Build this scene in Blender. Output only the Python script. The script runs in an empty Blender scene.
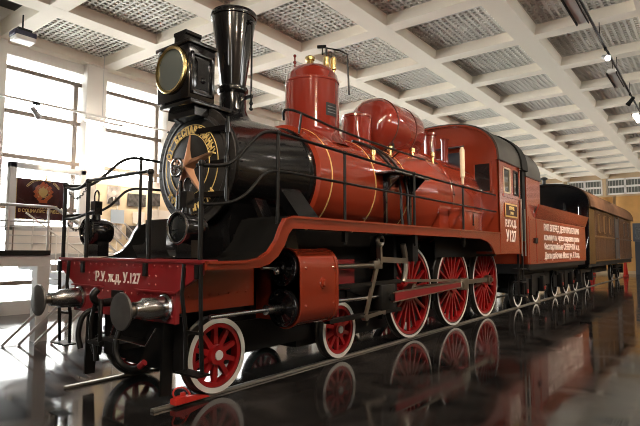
import bpy, bmesh, math, random
from mathutils import Vector, Matrix
random.seed(7)
C = bpy.context.scene.collection
PI = math.pi
V = Vector

# ------------------------------------------------------------------ materials
def pm(name, col, rough=.5, metal=0., coat=0., bump=None, var=None, spec=.5, emit=None):
    m = bpy.data.materials.new(name); m.use_nodes = True
    nt = m.node_tree; b = nt.nodes['Principled BSDF']
    b.inputs['Base Color'].default_value = (*col, 1)
    b.inputs['Roughness'].default_value = rough
    b.inputs['Metallic'].default_value = metal
    b.inputs['Coat Weight'].default_value = coat
    b.inputs['Coat Roughness'].default_value = .06
    b.inputs['Specular IOR Level'].default_value = spec
    if emit:
        b.inputs['Emission Color'].default_value = (*emit[0], 1); b.inputs['Emission Strength'].default_value = emit[1]
    tc = None
    if var or bump:
        tc = nt.nodes.new('ShaderNodeTexCoord')
    if var:                                   # (scale, amount): mottled paint, dust, wear
        n = nt.nodes.new('ShaderNodeTexNoise'); n.inputs['Scale'].default_value = var[0]; n.inputs['Detail'].default_value = 5
        r = nt.nodes.new('ShaderNodeValToRGB')
        a = var[1]
        r.color_ramp.elements[0].position = .3; r.color_ramp.elements[1].position = .7
        r.color_ramp.elements[0].color = (*[c * (1 - a) for c in col], 1)
        r.color_ramp.elements[1].color = (*[min(1, c * (1 + a)) for c in col], 1)
        nt.links.new(tc.outputs['Object'], n.inputs['Vector']); nt.links.new(n.outputs['Fac'], r.inputs['Fac'])
        nt.links.new(r.outputs['Color'], b.inputs['Base Color'])
    if bump:
        n2 = nt.nodes.new('ShaderNodeTexNoise'); n2.inputs['Scale'].default_value = bump[0]; n2.inputs['Detail'].default_value = 3
        bp = nt.nodes.new('ShaderNodeBump'); bp.inputs['Strength'].default_value = bump[1]; bp.inputs['Distance'].default_value = .01
        nt.links.new(tc.outputs['Object'], n2.inputs['Vector']); nt.links.new(n2.outputs['Fac'], bp.inputs['Height'])
        nt.links.new(bp.outputs['Normal'], b.inputs['Normal'])
    return m
M = {}
M['body'] = pm('oxide red gloss paint', (.23, .030, .013), .13, coat=.5, var=(1.5, .06), bump=(4, .04))
M['cabred'] = pm('oxide red cab paint', (.26, .036, .014), .2, coat=.4, var=(2, .06), bump=(4, .06))
M['tank'] = pm('dome red gloss paint', (.17, .020, .012), .1, coat=.8, bump=(4, .03))
M['beam'] = pm('crimson beam paint', (.21, .011, .014), .42, coat=.08, var=(3, .12), bump=(8, .06))
M['wheelred'] = pm('signal red wheel paint', (.34, .009, .011), .3, coat=.3)
M['black'] = pm('black gloss enamel', (.005, .005, .006), .13, coat=.5, bump=(6, .12))
M['smokedoor'] = pm('sooty smokebox front', (.016, .015, .0145), .5, spec=.35, var=(5, .5), bump=(14, .25))
M['smoke'] = pm('black smokebox paint', (.004, .004, .0045), .14, spec=.35, coat=.0, bump=(9, .15))
M['iron'] = pm('black iron paint', (.005, .005, .005), .4, spec=.3, bump=(14, .15))
M['deck'] = pm('matte black deck plate', (.008, .008, .008), 1, spec=0)
M['frame'] = pm('sooty black underframe', (.005, .0045, .0045), .55, spec=.3, bump=(14, .2))
M['roof'] = pm('dark grey roof sheet', (.05, .048, .04), .5, var=(3, .2))
M['white'] = pm('white paint', (.8, .79, .76), .4)
M['letter'] = pm('white lettering paint', (.82, .78, .72), .45)
M['steel'] = pm('polished steel', (.50, .51, .53), .22, metal=1, bump=(20, .05))
M['oldsteel'] = pm('oiled steel', (.36, .32, .27), .38, metal=1, bump=(20, .1))
M['disc'] = pm('grey buffer steel', (.11, .11, .11), .42, metal=.5, var=(6, .2))
M['tread'] = pm('dark tyre steel', (.07, .065, .06), .42, metal=.6)
M['railsteel'] = pm('worn rail steel', (.40, .37, .33), .5, metal=1)
M['brass'] = pm('brass', (.72, .55, .24), .25, metal=1)
M['gold'] = pm('gold leaf paint', (.74, .50, .18), .35, metal=.2)
M['goldpale'] = pm('pale gold lettering', (.82, .62, .24), .4)
M['copper'] = pm('copper star', (.78, .42, .25), .3, metal=1, bump=(8, .05))
M['lens'] = pm('headlamp glass', (.10, .12, .12), .06, coat=1.)
M['winglass'] = pm('dark cab glass', (.015, .018, .02), .04, coat=.5)
M['plaster'] = pm('white plaster', (.86, .83, .78), .7, bump=(3, .04))
M['ceil'] = pm('cream ceiling paint', (.86, .79, .67), .7, bump=(3, .05))
M['grille'] = pm('grille paint', (.60, .58, .53), .6)
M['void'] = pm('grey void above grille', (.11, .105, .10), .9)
M['frameprofile'] = pm('bronze window profile', (.20, .16, .13), .45)
M['alu'] = pm('silver grey metal', (.55, .55, .56), .35, metal=.6)
M['greypaint'] = pm('light grey paint', (.55, .56, .57), .5)
M['carpet'] = pm('dark brown covering', (.05, .02, .015), .8)
M['blackfab'] = pm('black cloth', (.006, .006, .006), .9)
M['velvet'] = pm('maroon velvet', (.045, .006, .008), .8, var=(4, .3))
M['emred'] = pm('emblem red ribbon', (.62, .13, .03), .6)
M['board'] = pm('cream board', (.72, .62, .45), .7, var=(2, .05))
M['boardw'] = pm('pale board', (.75, .72, .68), .7)
M['blue'] = pm('pale blue sheet', (.40, .50, .62), .7)
M['photodark'] = pm('dark grey print', (.06, .06, .06), .6, var=(9, .8))
M['photolight'] = pm('light grey print', (.45, .43, .42), .6, var=(7, .4))
M['projblue'] = pm('dark blue plastic', (.02, .02, .05), .35)
M['lamp'] = pm('lit lamp lens', (1, 1, 1), .3, emit=((1, .9, .85), 60))
M['louvre'] = pm('grey green louvre glass', (.16, .17, .15), .4)
M['tubefill'] = pm('added fill tube cover', (1, 1, 1), .3, emit=((1, .88, .74), 16))  # glow of the added ceiling tubes that brighten the train
M['tube2'] = pm('lit white tube', (1, 1, 1), .3, emit=((1, .92, .82), 60))
M['tube'] = pm('lit tube', (1, 1, 1), .3, emit=((1, .86, .70), 7))
M['orange'] = pm('amber wood panel', (.52, .27, .085), .4, var=(1.2, .15))
M['tan'] = pm('tan panel', (.55, .40, .24), .5, var=(1, .15))
M['darkpanel'] = pm('dark blue grey panel', (.035, .04, .05), .3)
M['chock'] = pm('red chock paint', (.55, .03, .02), .4)
M['chain'] = pm('chain iron', (.03, .03, .03), .5)

def glass_mat():
    m = bpy.data.materials.new('window glass'); m.use_nodes = True; nt = m.node_tree; nt.nodes.clear()
    o = nt.nodes.new('ShaderNodeOutputMaterial'); mx = nt.nodes.new('ShaderNodeMixShader')
    t = nt.nodes.new('ShaderNodeBsdfTransparent'); t.inputs['Color'].default_value = (.93, .95, .96, 1)
    g = nt.nodes.new('ShaderNodeBsdfGlossy'); g.inputs['Roughness'].default_value = .02
    f = nt.nodes.new('ShaderNodeFresnel'); f.inputs['IOR'].default_value = 1.4
    nt.links.new(f.outputs[0], mx.inputs[0]); nt.links.new(t.outputs[0], mx.inputs[1]); nt.links.new(g.outputs[0], mx.inputs[2])
    nt.links.new(mx.outputs[0], o.inputs[0]); return m
M['glass'] = glass_mat()

def floor_mat():
    m = bpy.data.materials.new('polished dark granite'); m.use_nodes = True; nt = m.node_tree; b = nt.nodes['Principled BSDF']
    tc = nt.nodes.new('ShaderNodeTexCoord')
    n = nt.nodes.new('ShaderNodeTexNoise'); n.inputs['Scale'].default_value = 1.1; n.inputs['Detail'].default_value = 8; n.inputs['Distortion'].default_value = 1.2
    n2 = nt.nodes.new('ShaderNodeTexNoise'); n2.inputs['Scale'].default_value = 60; n2.inputs['Detail'].default_value = 2
    r = nt.nodes.new('ShaderNodeValToRGB'); r.color_ramp.elements[0].color = (.009, .0085, .009, 1); r.color_ramp.elements[1].color = (.040, .037, .036, 1)
    r.color_ramp.elements[0].position = .35; r.color_ramp.elements[1].position = .75
    br = nt.nodes.new('ShaderNodeTexBrick'); br.offset = 0.; br.inputs['Scale'].default_value = 1.
    br.inputs['Brick Width'].default_value = .6; br.inputs['Row Height'].default_value = .6; br.inputs['Mortar Size'].default_value = .004
    br.inputs['Color1'].default_value = (1, 1, 1, 1); br.inputs['Color2'].default_value = (.8, .8, .8, 1); br.inputs['Mortar'].default_value = (1.9, 1.8, 1.7, 1)
    mx = nt.nodes.new('ShaderNodeMix'); mx.data_type = 'RGBA'; mx.blend_type = 'MULTIPLY'; mx.inputs[0].default_value = 1
    mr = nt.nodes.new('ShaderNodeMapRange'); mr.inputs['From Min'].default_value = .3; mr.inputs['From Max'].default_value = .7; mr.inputs['To Min'].default_value = .03; mr.inputs['To Max'].default_value = .15; b.inputs['Specular IOR Level'].default_value = .3
    L = nt.links.new
    L(tc.outputs['Object'], n.inputs['Vector']); L(tc.outputs['Object'], n2.inputs['Vector']); L(tc.outputs['Object'], br.inputs['Vector'])
    L(n.outputs['Fac'], r.inputs['Fac']); L(r.outputs['Color'], mx.inputs[6]); L(br.outputs['Color'], mx.inputs[7]); L(mx.outputs[2], b.inputs['Base Color'])
    L(n.outputs['Fac'], mr.inputs['Value']); L(mr.outputs[0], b.inputs['Roughness'])
    bp = nt.nodes.new('ShaderNodeBump'); bp.inputs['Strength'].default_value = .02; bp.inputs['Distance'].default_value = .01
    nz = nt.nodes.new('ShaderNodeTexNoise'); nz.inputs['Scale'].default_value = 2.2
    L(tc.outputs['Object'], nz.inputs['Vector']); L(nz.outputs['Fac'], bp.inputs['Height']); L(bp.outputs['Normal'], b.inputs['Normal'])
    return m
M['floor'] = floor_mat()

def wood_mat():
    m = bpy.data.materials.new('varnished vertical boards'); m.use_nodes = True; nt = m.node_tree; b = nt.nodes['Principled BSDF']
    tc = nt.nodes.new('ShaderNodeTexCoord'); mp = nt.nodes.new('ShaderNodeMapping'); mp.inputs['Scale'].default_value = (1, 6, .35)
    n = nt.nodes.new('ShaderNodeTexNoise'); n.inputs['Scale'].default_value = 2; n.inputs['Detail'].default_value = 6
    r = nt.nodes.new('ShaderNodeValToRGB'); r.color_ramp.elements[0].color = (.055, .024, .010, 1); r.color_ramp.elements[1].color = (.17, .085, .038, 1)
    r.color_ramp.elements[0].position = .3; r.color_ramp.elements[1].position = .72
    L = nt.links.new
    L(tc.outputs['Object'], mp.inputs['Vector']); L(mp.outputs[0], n.inputs['Vector']); L(n.outputs['Fac'], r.inputs['Fac']); L(r.outputs['Color'], b.inputs['Base Color'])
    b.inputs['Roughness'].default_value = .22; b.inputs['Coat Weight'].default_value = .4
    return m
M['wood'] = wood_mat()
M['woodroof'] = pm('brown coach roof', (.13, .065, .035), .8, spec=.15, var=(2, .2))

# ------------------------------------------------------------------ mesh builder
def frame_of(d):
    d = V(d).normalized()
    a = V((0, 0, 1)) if abs(d.z) < .9 else V((1, 0, 0))
    u = d.cross(a).normalized(); w = d.cross(u).normalized()
    return u, w
class B:
    def __init__(s): s.bm = bmesh.new()
    def face(s, vs):
        try: return s.bm.faces.new(vs)
        except ValueError: return None
    def box(s, x0, x1, y0, y1, z0, z1, bev=0):
        vs = [s.bm.verts.new(p) for p in ((x0,y0,z0),(x1,y0,z0),(x1,y1,z0),(x0,y1,z0),(x0,y0,z1),(x1,y0,z1),(x1,y1,z1),(x0,y1,z1))]
        fs = [s.face([vs[i] for i in f]) for f in ((3,2,1,0),(4,5,6,7),(0,1,5,4),(1,2,6,5),(2,3,7,6),(3,0,4,7))]
        if bev:
            es = list({e for f in fs for e in f.edges})
            bmesh.ops.bevel(s.bm, geom=es, offset=bev, segments=2, affect='EDGES', profile=.5)
        return s
    def bar(s, p0, p1, w, h, up=(0,0,1)):               # rectangular bar between two points
        p0, p1 = V(p0), V(p1); d = (p1-p0).normalized(); upv = V(up)
        if abs(d.dot(upv)) > .98: upv = V((1,0,0))
        r = d.cross(upv).normalized(); u = r.cross(d).normalized()
        w0, w1 = (w if isinstance(w, tuple) else (w, w)); h0, h1 = (h if isinstance(h, tuple) else (h, h))
        vs = []
        for p, ww, hh in ((p0,w0,h0),(p1,w1,h1)):
            vs += [s.bm.verts.new(p + r*a*ww/2 + u*b*hh/2) for a, b in ((-1,-1),(1,-1),(1,1),(-1,1))]
        for f in ((3,2,1,0),(4,5,6,7),(0,1,5,4),(1,2,6,5),(2,3,7,6),(3,0,4,7)): s.face([vs[i] for i in f])
        return s
    def ring(s, c, u, w, r, n, ph=0):
        return [s.bm.verts.new(c + u*(r*math.cos(ph+2*PI*i/n)) + w*(r*math.sin(ph+2*PI*i/n))) for i in range(n)]
    def skin(s, a, b):
        n = len(a)
        for i in range(n): s.face([a[i], a[(i+1)%n], b[(i+1)%n], b[i]])
    def cyl(s, p0, p1, r0, r1=None, n=24, caps=True):
        p0, p1 = V(p0), V(p1); r1 = r0 if r1 is None else r1
        u, w = frame_of(p1-p0)
        a = s.ring(p0, u, w, r0, n); b = s.ring(p1, u, w, r1, n); s.skin(a, b)
        if caps: s.face(a[::-1]); s.face(b)
        return s
    def lathe(s, prof, o=(0,0,0), ax=(0,0,1), n=48, closed=False):   # profile of (radius, height)
        o = V(o); ax = V(ax).normalized(); u, w = frame_of(ax)
        prev = first = None
        for r, h in prof:
            if r < 1e-5: cur = [s.bm.verts.new(o + ax*h)]
            else: cur = s.ring(o + ax*h, u, w, r, n)
            if prev is not None:
                if len(prev) == 1 and len(cur) > 1:
                    for i in range(n): s.face([prev[0], cur[i], cur[(i+1)%n]])
                elif len(cur) == 1 and len(prev) > 1:
                    for i in range(n): s.face([prev[i], prev[(i+1)%n], cur[0]])
                elif len(cur) > 1: s.skin(prev, cur)
            else: first = cur
            prev = cur
        if closed and len(first) > 1: s.skin(prev, first)
        return s
    def torus(s, c, ax, R, r, n=48, m=10):
        return s.lathe([(R + r*math.cos(2*PI*j/m), r*math.sin(2*PI*j/m)) for j in range(m)], c, ax, n, True)
    def tube(s, pts, r, n=8, smooth=0):
        pts = [V(p) for p in pts]
        for _ in range(smooth):                         # corner cutting
            q = [pts[0]]
            for a, b in zip(pts, pts[1:]): q += [a*.75+b*.25, a*.25+b*.75]
            pts = q + [pts[-1]]
        u, w = frame_of(pts[1]-pts[0]); prev = None; first = None
        for i, p in enumerate(pts):
            d = ((pts[min(i+1, len(pts)-1)]-p).normalized() + (p-pts[max(i-1,0)]).normalized())
            if d.length < 1e-6: continue
            d.normalize(); u = (u - d*u.dot(d)).normalized(); w = d.cross(u)
            cur = s.ring(p, u, w, r, n)
            if prev: s.skin(prev, cur)
            else: first = cur
            prev = cur
        s.face(first[::-1]); s.face(prev)
        return s
    def prism(s, poly, plane, a0, a1):                  # plane 'xz': poly of (x,z), extruded along y; 'yz' along x; 'xy' along z
        def P(p, a): return {'xz': (p[0], a, p[1]), 'yz': (a, p[0], p[1]), 'xy': (p[0], p[1], a)}[plane]
        A = [s.bm.verts.new(P(p, a0)) for p in poly]; D = [s.bm.verts.new(P(p, a1)) for p in poly]
        s.skin(A, D); s.face(A[::-1]); s.face(D)
        return s
    def sheet(s, poly, plane, a0, a1, th):              # thin bent sheet following an open outline
        n = len(poly); off = []
        for i, p in enumerate(poly):
            q0 = V(poly[max(i-1,0)]); q1 = V(poly[min(i+1,n-1)]); d = (q1-q0).normalized(); off.append((p[0]-d.y*th, p[1]+d.x*th))
        return s.prism(list(poly)+off[::-1], plane, a0, a1)
    def ball(s, c, r, n=10, sz=1):
        return s.lathe([(r*math.sin(PI*j/6), -r*math.cos(PI*j/6)*sz) for j in range(7)], c, (0,0,1), n)
    def rivets(s, pts, d, r=.012):
        d = V(d).normalized()
        for p in pts:
            u, w = frame_of(d); p = V(p)
            a = s.ring(p, u, w, r, 6); b = s.ring(p+d*r*.6, u, w, r*.6, 6); s.skin(a, b); s.face(b)
        return s
    def add_mesh(s, me, mat):
        n0 = len(s.bm.verts); s.bm.from_mesh(me); s.bm.verts.ensure_lookup_table()
        for v in s.bm.verts[n0:]: v.co = mat @ v.co
        return s

ORG = {}
def obj(name, b, mat, parent=None, loc=None, label=None, sharp=38):
    me = bpy.data.meshes.new(name)
    bmesh.ops.recalc_face_normals(b.bm, faces=b.bm.faces[:])
    b.bm.to_mesh(me); b.bm.free()
    me.materials.append(M[mat] if isinstance(mat, str) else mat)
    for p in me.polygons: p.use_smooth = True
    me.set_sharp_from_angle(angle=math.radians(sharp))
    o = bpy.data.objects.new(name, me); C.objects.link(o)
    if parent is not None:
        o.parent = parent
        if loc is None: me.transform(Matrix.Translation(-ORG[parent])); ORG[o] = ORG[parent]
        else: o.location = loc; ORG[o] = ORG[parent] + V(loc)
    elif loc is not None:
        o.location = loc; ORG[o] = V(loc)
    else: ORG[o] = V((0,0,0))
    if label: o['label'] = label
    return o
def thing(name, label, cat, loc=(0,0,0), group=None):
    o = bpy.data.objects.new(name, None); C.objects.link(o); o.location = loc; o.empty_display_size = .2
    ORG[o] = V(loc); o['label'] = label; o['category'] = cat
    if group: o['group'] = group
    return o
def tag(o, label, cat, group=None):
    o['label'] = label; o['category'] = cat
    if group: o['group'] = group
    return o
def struct(name, b, mat, loc=None):
    o = obj(name, b, mat, None, loc); o['kind'] = 'structure'; return o
def dup(root, loc, rotz=None, label=None, parent=None):
    r = root.copy(); C.objects.link(r); r.location = loc
    if rotz is not None: r.rotation_euler = (0, 0, rotz)
    if label: r['label'] = label
    if parent is not None: r.parent = parent
    for ch in list(root.children):
        c = ch.copy(); C.objects.link(c); c.parent = r
        for g in list(ch.children):
            d = g.copy(); C.objects.link(d); d.parent = c
    return r
def text_mesh(s, size, bold=0., extr=.002, xs=1., align='CENTER'):
    cu = bpy.data.curves.new('letters', 'FONT'); cu.body = s; cu.size = size; cu.extrude = extr; cu.offset = bold
    cu.align_x = align; cu.resolution_u = 3
    o = bpy.data.objects.new('letters', cu); C.objects.link(o)
    bpy.context.view_layer.update()
    me = bpy.data.meshes.new_from_object(o.evaluated_get(bpy.context.evaluated_depsgraph_get()))
    bpy.data.objects.remove(o); bpy.data.curves.remove(cu)
    me.transform(Matrix.Diagonal((xs, 1, 1, 1)))
    return me
# text planes: reading direction, up, outward
def basis(rd, up, o):
    rd, up = V(rd), V(up); n = rd.cross(up)
    m = Matrix((rd, up, n)).transposed().to_4x4(); m.translation = V(o); return m

# ------------------------------------------------------------------ camera (calibrated)
f, cx, cy, cz, yaw, pit, rol = 506.5956, 5.4651, -4.0007, 1.6464, .6606, .0731, .002
Fd = V((-math.sin(yaw)*math.cos(pit), math.cos(yaw)*math.cos(pit), math.sin(pit)))
Rt = V((math.cos(yaw), math.sin(yaw), 0)); Up = Rt.cross(Fd)
R2 = Rt*math.cos(rol) + Up*math.sin(rol); U2 = -Rt*math.sin(rol) + Up*math.cos(rol)
cam = bpy.data.cameras.new('camera'); cam.sensor_width = 36; cam.lens = f/640*36; cam.clip_end = 200
co = bpy.data.objects.new('camera', cam); C.objects.link(co)
mw = Matrix((R2, U2, -Fd)).transposed().to_4x4(); mw.translation = V((cx, cy, cz)); co.matrix_world = mw
bpy.context.scene.camera = co

# ------------------------------------------------------------------ the hall
XL, XR, YF, YB, H = -8.8, 12.5, -11.5, 38.6, 7.0
GX = [1.905 + 2.66*k for k in range(-4, 5)]             # beams running away from the camera
GY = [9.15 + 2.7*k for k in range(-8, 11)]              # cross beams
b = B(); b.box(XL-.4, XR+.4, YF-.4, YB+.4, -.25, -.03); struct('floor', b, 'floor')
# ceiling: waffle of beams with slightly tapered sides
b = B()
def wedge_beam(along, c, a0, a1, wb, wt):
    if along == 'y': b.prism([(c-wb/2, H), (c+wb/2, H), (c+wt/2, H+.34), (c-wt/2, H+.34)], 'xz', a0, a1)
    else: b.prism([(c-wb/2, H+.002), (c+wb/2, H+.002), (c+wt/2, H+.34), (c-wt/2, H+.34)], 'yz', a0, a1)
for x in GX: wedge_beam('y', x, YF, YB, .5, .66)
for y in GY: wedge_beam('x', y, XL, XR, .4, .54)
b.box(XL-.4, XR+.4, YF-.4, YB+.4, H+.95, H+1.1)
ceiling = struct('ceiling', b, 'ceil')
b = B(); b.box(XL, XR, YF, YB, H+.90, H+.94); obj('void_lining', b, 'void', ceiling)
# egg-crate grilles in the coffers
def grille_mesh(b, x0, x1, y0, y1):
    nx, ny = 14, 15
    for i in range(nx+1):
        x = x0 + (x1-x0)*i/nx; b.box(x-.026, x+.026, y0, y1, -.055, .055)
    for j in range(ny+1):
        y = y0 + (y1-y0)*j/ny; b.box(x0, x1, y-.026, y+.026, -.056, .056)
proto = None; rest = B(); ng = 0
for i in range(len(GX)-1):
    for j in range(len(GY)-1):
        xc = (GX[i]+GX[i+1])/2; yc = (GY[j]+GY[j+1])/2
        seen = (yc > .5 and xc < 0) or (yc > 5 and xc < 3.5) or (yc > 7 and xc < 6) or (yc > 16 and xc < 8.6)
        if yc < -.5 or not seen or ng >= 98:
            continue
        if proto is None:
            g = B(); grille_mesh(g, -1.02, 1.02, -1.10, 1.10)
            proto = obj('grille', g, 'grille', ceiling, loc=(xc, yc, H+.29))
            g = B(); g.cyl((-.9,0,0),(.9,0,0),.016,n=8); tube0 = obj('tube_lamp', g, 'tube', ceiling, loc=(xc, yc, H+.80), label='lit fluorescent tube above the grille')
        else:
            q = proto.copy(); C.objects.link(q); q.location = (xc, yc, H+.29)
            q = tube0.copy(); C.objects.link(q); q.location = (xc, yc, H+.80)
        ng += 1
# left wall: pillars, header, sill
PY = [.75 + 2.7*k for k in range(-5, 15)]               # pillar centres
b = B()
for y in PY: b.box(XL-.3, XL+.22, y-.3, y+.3, 0, H+.3)
b.box(XL-.3, XL, YF, YB, 6.72, H+1); b.box(XL-.3, XL, YF, YB, -.03, .32); b.box(XL-.3, XL, YF, -1.9, .32, 6.72)  # front bays walled shut to cut daylight on the locomotive
struct('wall_left', b, 'plaster')
wn = 0
for y in [q for q in PY[:-1] if q > -2.2]:
    wn += 1
    y0, y1 = y+.3, y+2.4
    w = B()
    mu = y0 + 1.93
    w.box(XL-.18, XL-.06, mu-.06, mu+.06, .32, 6.45)
    for z in (6.4, 5.25, 4.08, 2.75, 1.55, .78): w.box(XL-.18, XL-.05, y0-.0, mu+.15, z-.055, z+.055)
    o = struct('window_%d' % wn, w, 'frameprofile')
    g = B(); g.box(XL-.13, XL-.12, y0, y1, .32, 6.72); obj('pane', g, 'glass', o)
# back wall with a clerestory, amber panelling and pillars
b = B()
b.box(XL-.3, XR+.3, YB, YB+.3, -.03, 5.75); b.box(XL-.3, XR+.3, YB, YB+.3, 6.95, H+1)
for k in range(9): x = XL + 2.66*k; b.box(x-.12, x+.12, YB-.05, YB+.3, 5.75, 6.95)
wb = struct('wall_back', b, 'tan')
for k in range(8):
    x = XL + 2.66*k; wn += 1
    w = B()
    w.box(x+.12, x+2.54, YB+.02, YB+.12, 6.28, 6.42); w.box(x+1.26, x+1.40, YB+.02, YB+.12, 5.75, 6.95)
    for a in (.12, 2.42): w.box(x+a, x+a+.12, YB+.02, YB+.12, 5.75, 6.95)
    for z in (5.75, 6.83): w.box(x+.12, x+2.54, YB+.02, YB+.12, z, z+.12)
    for a in range(1, 12): w.box(x+.12+a*.2-.008, x+.12+a*.2+.008, YB+.05, YB+.09, 5.8, 6.9)
    o = struct('window_%d' % wn, w, 'plaster')
    g = B(); g.box(x+.12, x+2.54, YB+.10, YB+.11, 5.75, 6.95); obj('pane', g, 'louvre', o)
# front wall behind the visitor, right wall; tall windows and high band added for light
b = B()
b.box(XL-.3, XR+.3, YF-.3, YF, -.03, .9); b.box(XL-.3, XR+.3, YF-.3, YF, 6.4, H+1)
FX = [XL + 2.66*k for k in range(9)]
for x in FX: b.box(x-.45, x+.45, YF-.3, YF+.1, -.03, H+.5)
FW = [FX[i] for i in (4, 6)]
for x in FX[:-1]:
    b.box(x+.45, x+(.95 if x in FW else 2.21), YF-.3, YF, .9, 6.4)
    if x in FW: b.box(x+1.71, x+2.21, YF-.3, YF, .9, 6.4)
struct('wall_front', b, 'tan')
for x in FW:  # narrow windows added behind the visitor for their light
    wn += 1; w = B()
    w.box(x+1.28, x+1.38, YF-.2, YF-.1, .9, 6.4)
    for z in (.95, 2.7, 4.5, 6.35): w.box(x+.95, x+1.71, YF-.2, YF-.1, z-.05, z+.05)
    o = struct('window_%d' % wn, w, 'frameprofile')
    g = B(); g.box(x+.95, x+1.71, YF-.16, YF-.15, .9, 6.4); obj('pane', g, 'glass', o)
b = B()
b.box(XR, XR+.3, YF, 3.6, 5.5, 6.6); b.box(XR, XR+.3, YF, YB, -.03, 5.5); b.box(XR, XR+.3, YF, YB, 6.6, H+1)
for y in GY: b.box(XR-.05, XR+.3, y-.3, y+.3, 0, H+.5)
struct('wall_right', b, 'tan')
for y in [q for q in GY[:-1] if q > 3.6]:  # high windows added to bring light onto the train side
    wn += 1; w = B()
    w.box(XR+.1, XR+.2, y+1.3, y+1.4, 5.5, 6.6)
    for z in (5.54, 6.56): w.box(XR+.1, XR+.2, y+.3, y+2.4, z-.04, z+.04)
    o = struct('window_%d' % wn, w, 'frameprofile')
    g = B(); g.box(XR+.14, XR+.15, y+.3, y+2.4, 5.5, 6.6); obj('pane', g, 'glass', o)


# rails
for sx, lab in ((.80, 'worn steel rail in the floor under the red and white wheels nearest the visitor'), (-.80, 'steel rail in the floor under the far row of locomotive wheels')):
    b = B(); y0 = -.82 if sx > 0 else -.95
    b.box(sx-.035, sx+.035, y0, 33.5, -.03, 0, .004)
    tag(obj('rail', b, 'railsteel'), lab, 'rail')

# ------------------------------------------------------------------ locomotive
loco = thing('steam_locomotive', 'large red and black steam locomotive with red spoked wheels and a copper star', 'locomotive')

def wheel_proto(name, R, ns, red, parent, loc, driver=False):
    mat = 'wheelred' if red else 'frame'
    b = B()
    rim = R-.065
    b.lathe([(rim-.05, -.012), (rim, -.012), (rim, -.12), (rim-.05, -.12)], (0,0,0), (1,0,0), 64, True)
    hr = .17 if driver else .125
    b.cyl((-.15,0,0), (.015,0,0), hr, hr*.92, 32)
    ph = PI/ns
    for k in range(ns):
        a = ph + 2*PI*k/ns; d = V((0, math.cos(a), math.sin(a)))
        b.bar(V((-.07,0,0)) + d*hr*.8, V((-.065,0,0)) + d*(rim-.02), (.062 if driver else .07, .042 if driver else .05), (.07, .05), up=(1,0,0))
    if driver:                                          # counterweight opposite the crank, crank boss
        pts = []
        for k in range(13):
            a = -.55 + 1.1*k/12; pts.append((math.cos(a)*(rim-.03), math.sin(a)*(rim-.03)))
        b.prism(pts, 'yz', -.11, -.03)
        b.cyl((-.12,-.31,.07), (.03,-.31,.07), .10, .09, 24)
        b.bar((-.04,0,0), (-.04,-.31,.07), .2, .12, up=(1,0,0))
    w = obj(name, b, mat, parent, loc)
    t = B()
    t.lathe([(R-.065, -.004), (R-.006, -.004), (R, -.012), (R, -.10), (R+.026, -.112), (R+.026, -.128), (R+.015, -.138), (R-.065, -.138)], (0,0,0), (1,0,0), 72, True)
    obj('tyre', t, 'tread', w, (0,0,0), 'dark steel tyre')
    t = B(); ri = R-(.048 if driver else .062)
    t.lathe([(ri, -.003), (ri, .004), (R-.004, .004), (R-.004, -.003)], (0,0,0), (1,0,0), 72, True)
    obj('tyre_ring', t, 'white', w, (0,0,0), 'white painted tyre ring')
    c = B()
    if driver:
        c.cyl((.005,0,0), (.03,0,0), .085, .075, 24); obj('axle_cap', c, 'wheelred', w, (0,0,0))
    else:
        c.cyl((.005,0,0), (.03,0,0), .06, .055, 24); obj('axle_cap', c, 'white' if red else 'oldsteel', w, (0,0,0), 'white axle cap' if red else None)
    return w
XW = .86
YD = [4.767, 6.764, 8.761]; YBG = [0, 2.426]
lw = None
for y in YBG:
    for s in (1, -1):
        if lw is None: lw = wheel_proto('leading_wheel', .4292, 10, True, loco, (XW, y, .4292))
        else: dup(lw, (s*XW, y, .4292), 0 if s > 0 else PI)
dw = None
for y in YD:
    for s in (1, -1):
        if dw is None: dw = wheel_proto('driving_wheel', .865, 18, True, loco, (XW, y, .865), True)
        else:
            d = dup(dw, (s*XW, y, .865), 0 if s > 0 else PI)
# axles
for y, r, z in [(y, .075, .4292) for y in YBG] + [(y, .09, .865) for y in YD]:
    b = B(); b.cyl((-.75, y, z), (.75, y, z), r, n=20); obj('axle', b, 'frame', loco)

# frames and underside
b = B()
for s in (-1, 1):
    b.prism([(-.55,.95),(-.55,1.45),(9.3,1.5),(9.3,.95),(8.2,1.0),(5.0,1.05),(3.5,.85),(2.9,1.0),(.5,.95)], 'yz', s*.60-.02, s*.60+.02)
b.box(-.6,.6,-.55,.0,1.0,1.42); b.box(-.6,.6,3.0,3.2,.7,1.5); b.box(-.6,.6,5.6,5.75,.7,1.5); b.box(-.6,.6,7.6,7.75,.7,1.5)
b.box(-.62,.62,.75,1.7,.55,1.5); b.box(-.58,.58,6.9,9.4,.22,1.95); b.box(-.56,.56,-.3,.7,.22,1.4); b.box(-.56,.56,1.75,5.6,.22,1.95); b.box(-.56,.56,5.75,6.9,.22,1.95)  # solid black blocks added between the frames to hide bright gaps
obj('frame_and_infill', b, 'frame', loco)
b = B()
for s in (-1, 1):
    b.prism([(-.35,.62),(-.2,.74),(2.6,.74),(2.75,.62),(2.6,.48),(1.9,.34),(.5,.34),(-.2,.48)], 'yz', s*.62-.03, s*.62+.03)
b.box(-.6,.6,.95,1.45,.4,.72)
obj('bogie_frame', b, 'frame', loco)
b = B(); b.box(-.60,.98,-.58,-.54,.36,.93); b.box(-.3,.3,-.9,-.58,.55,.62); obj('dark_infill_plate', b, 'frame', loco)  # black plate added to keep the space under the beam dark
for s in (-1, 1):                                       # riveted side plates under the front deck
    b = B(); b.box(s*1.0-.012, s*1.0+.012, -.7, .42, .98, 1.46)
    b.rivets([(s*1.012, -.55+.14*k, 1.15) for k in range(7)], (s,0,0), .013)
    obj('side_plate', b, 'body', loco)
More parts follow.
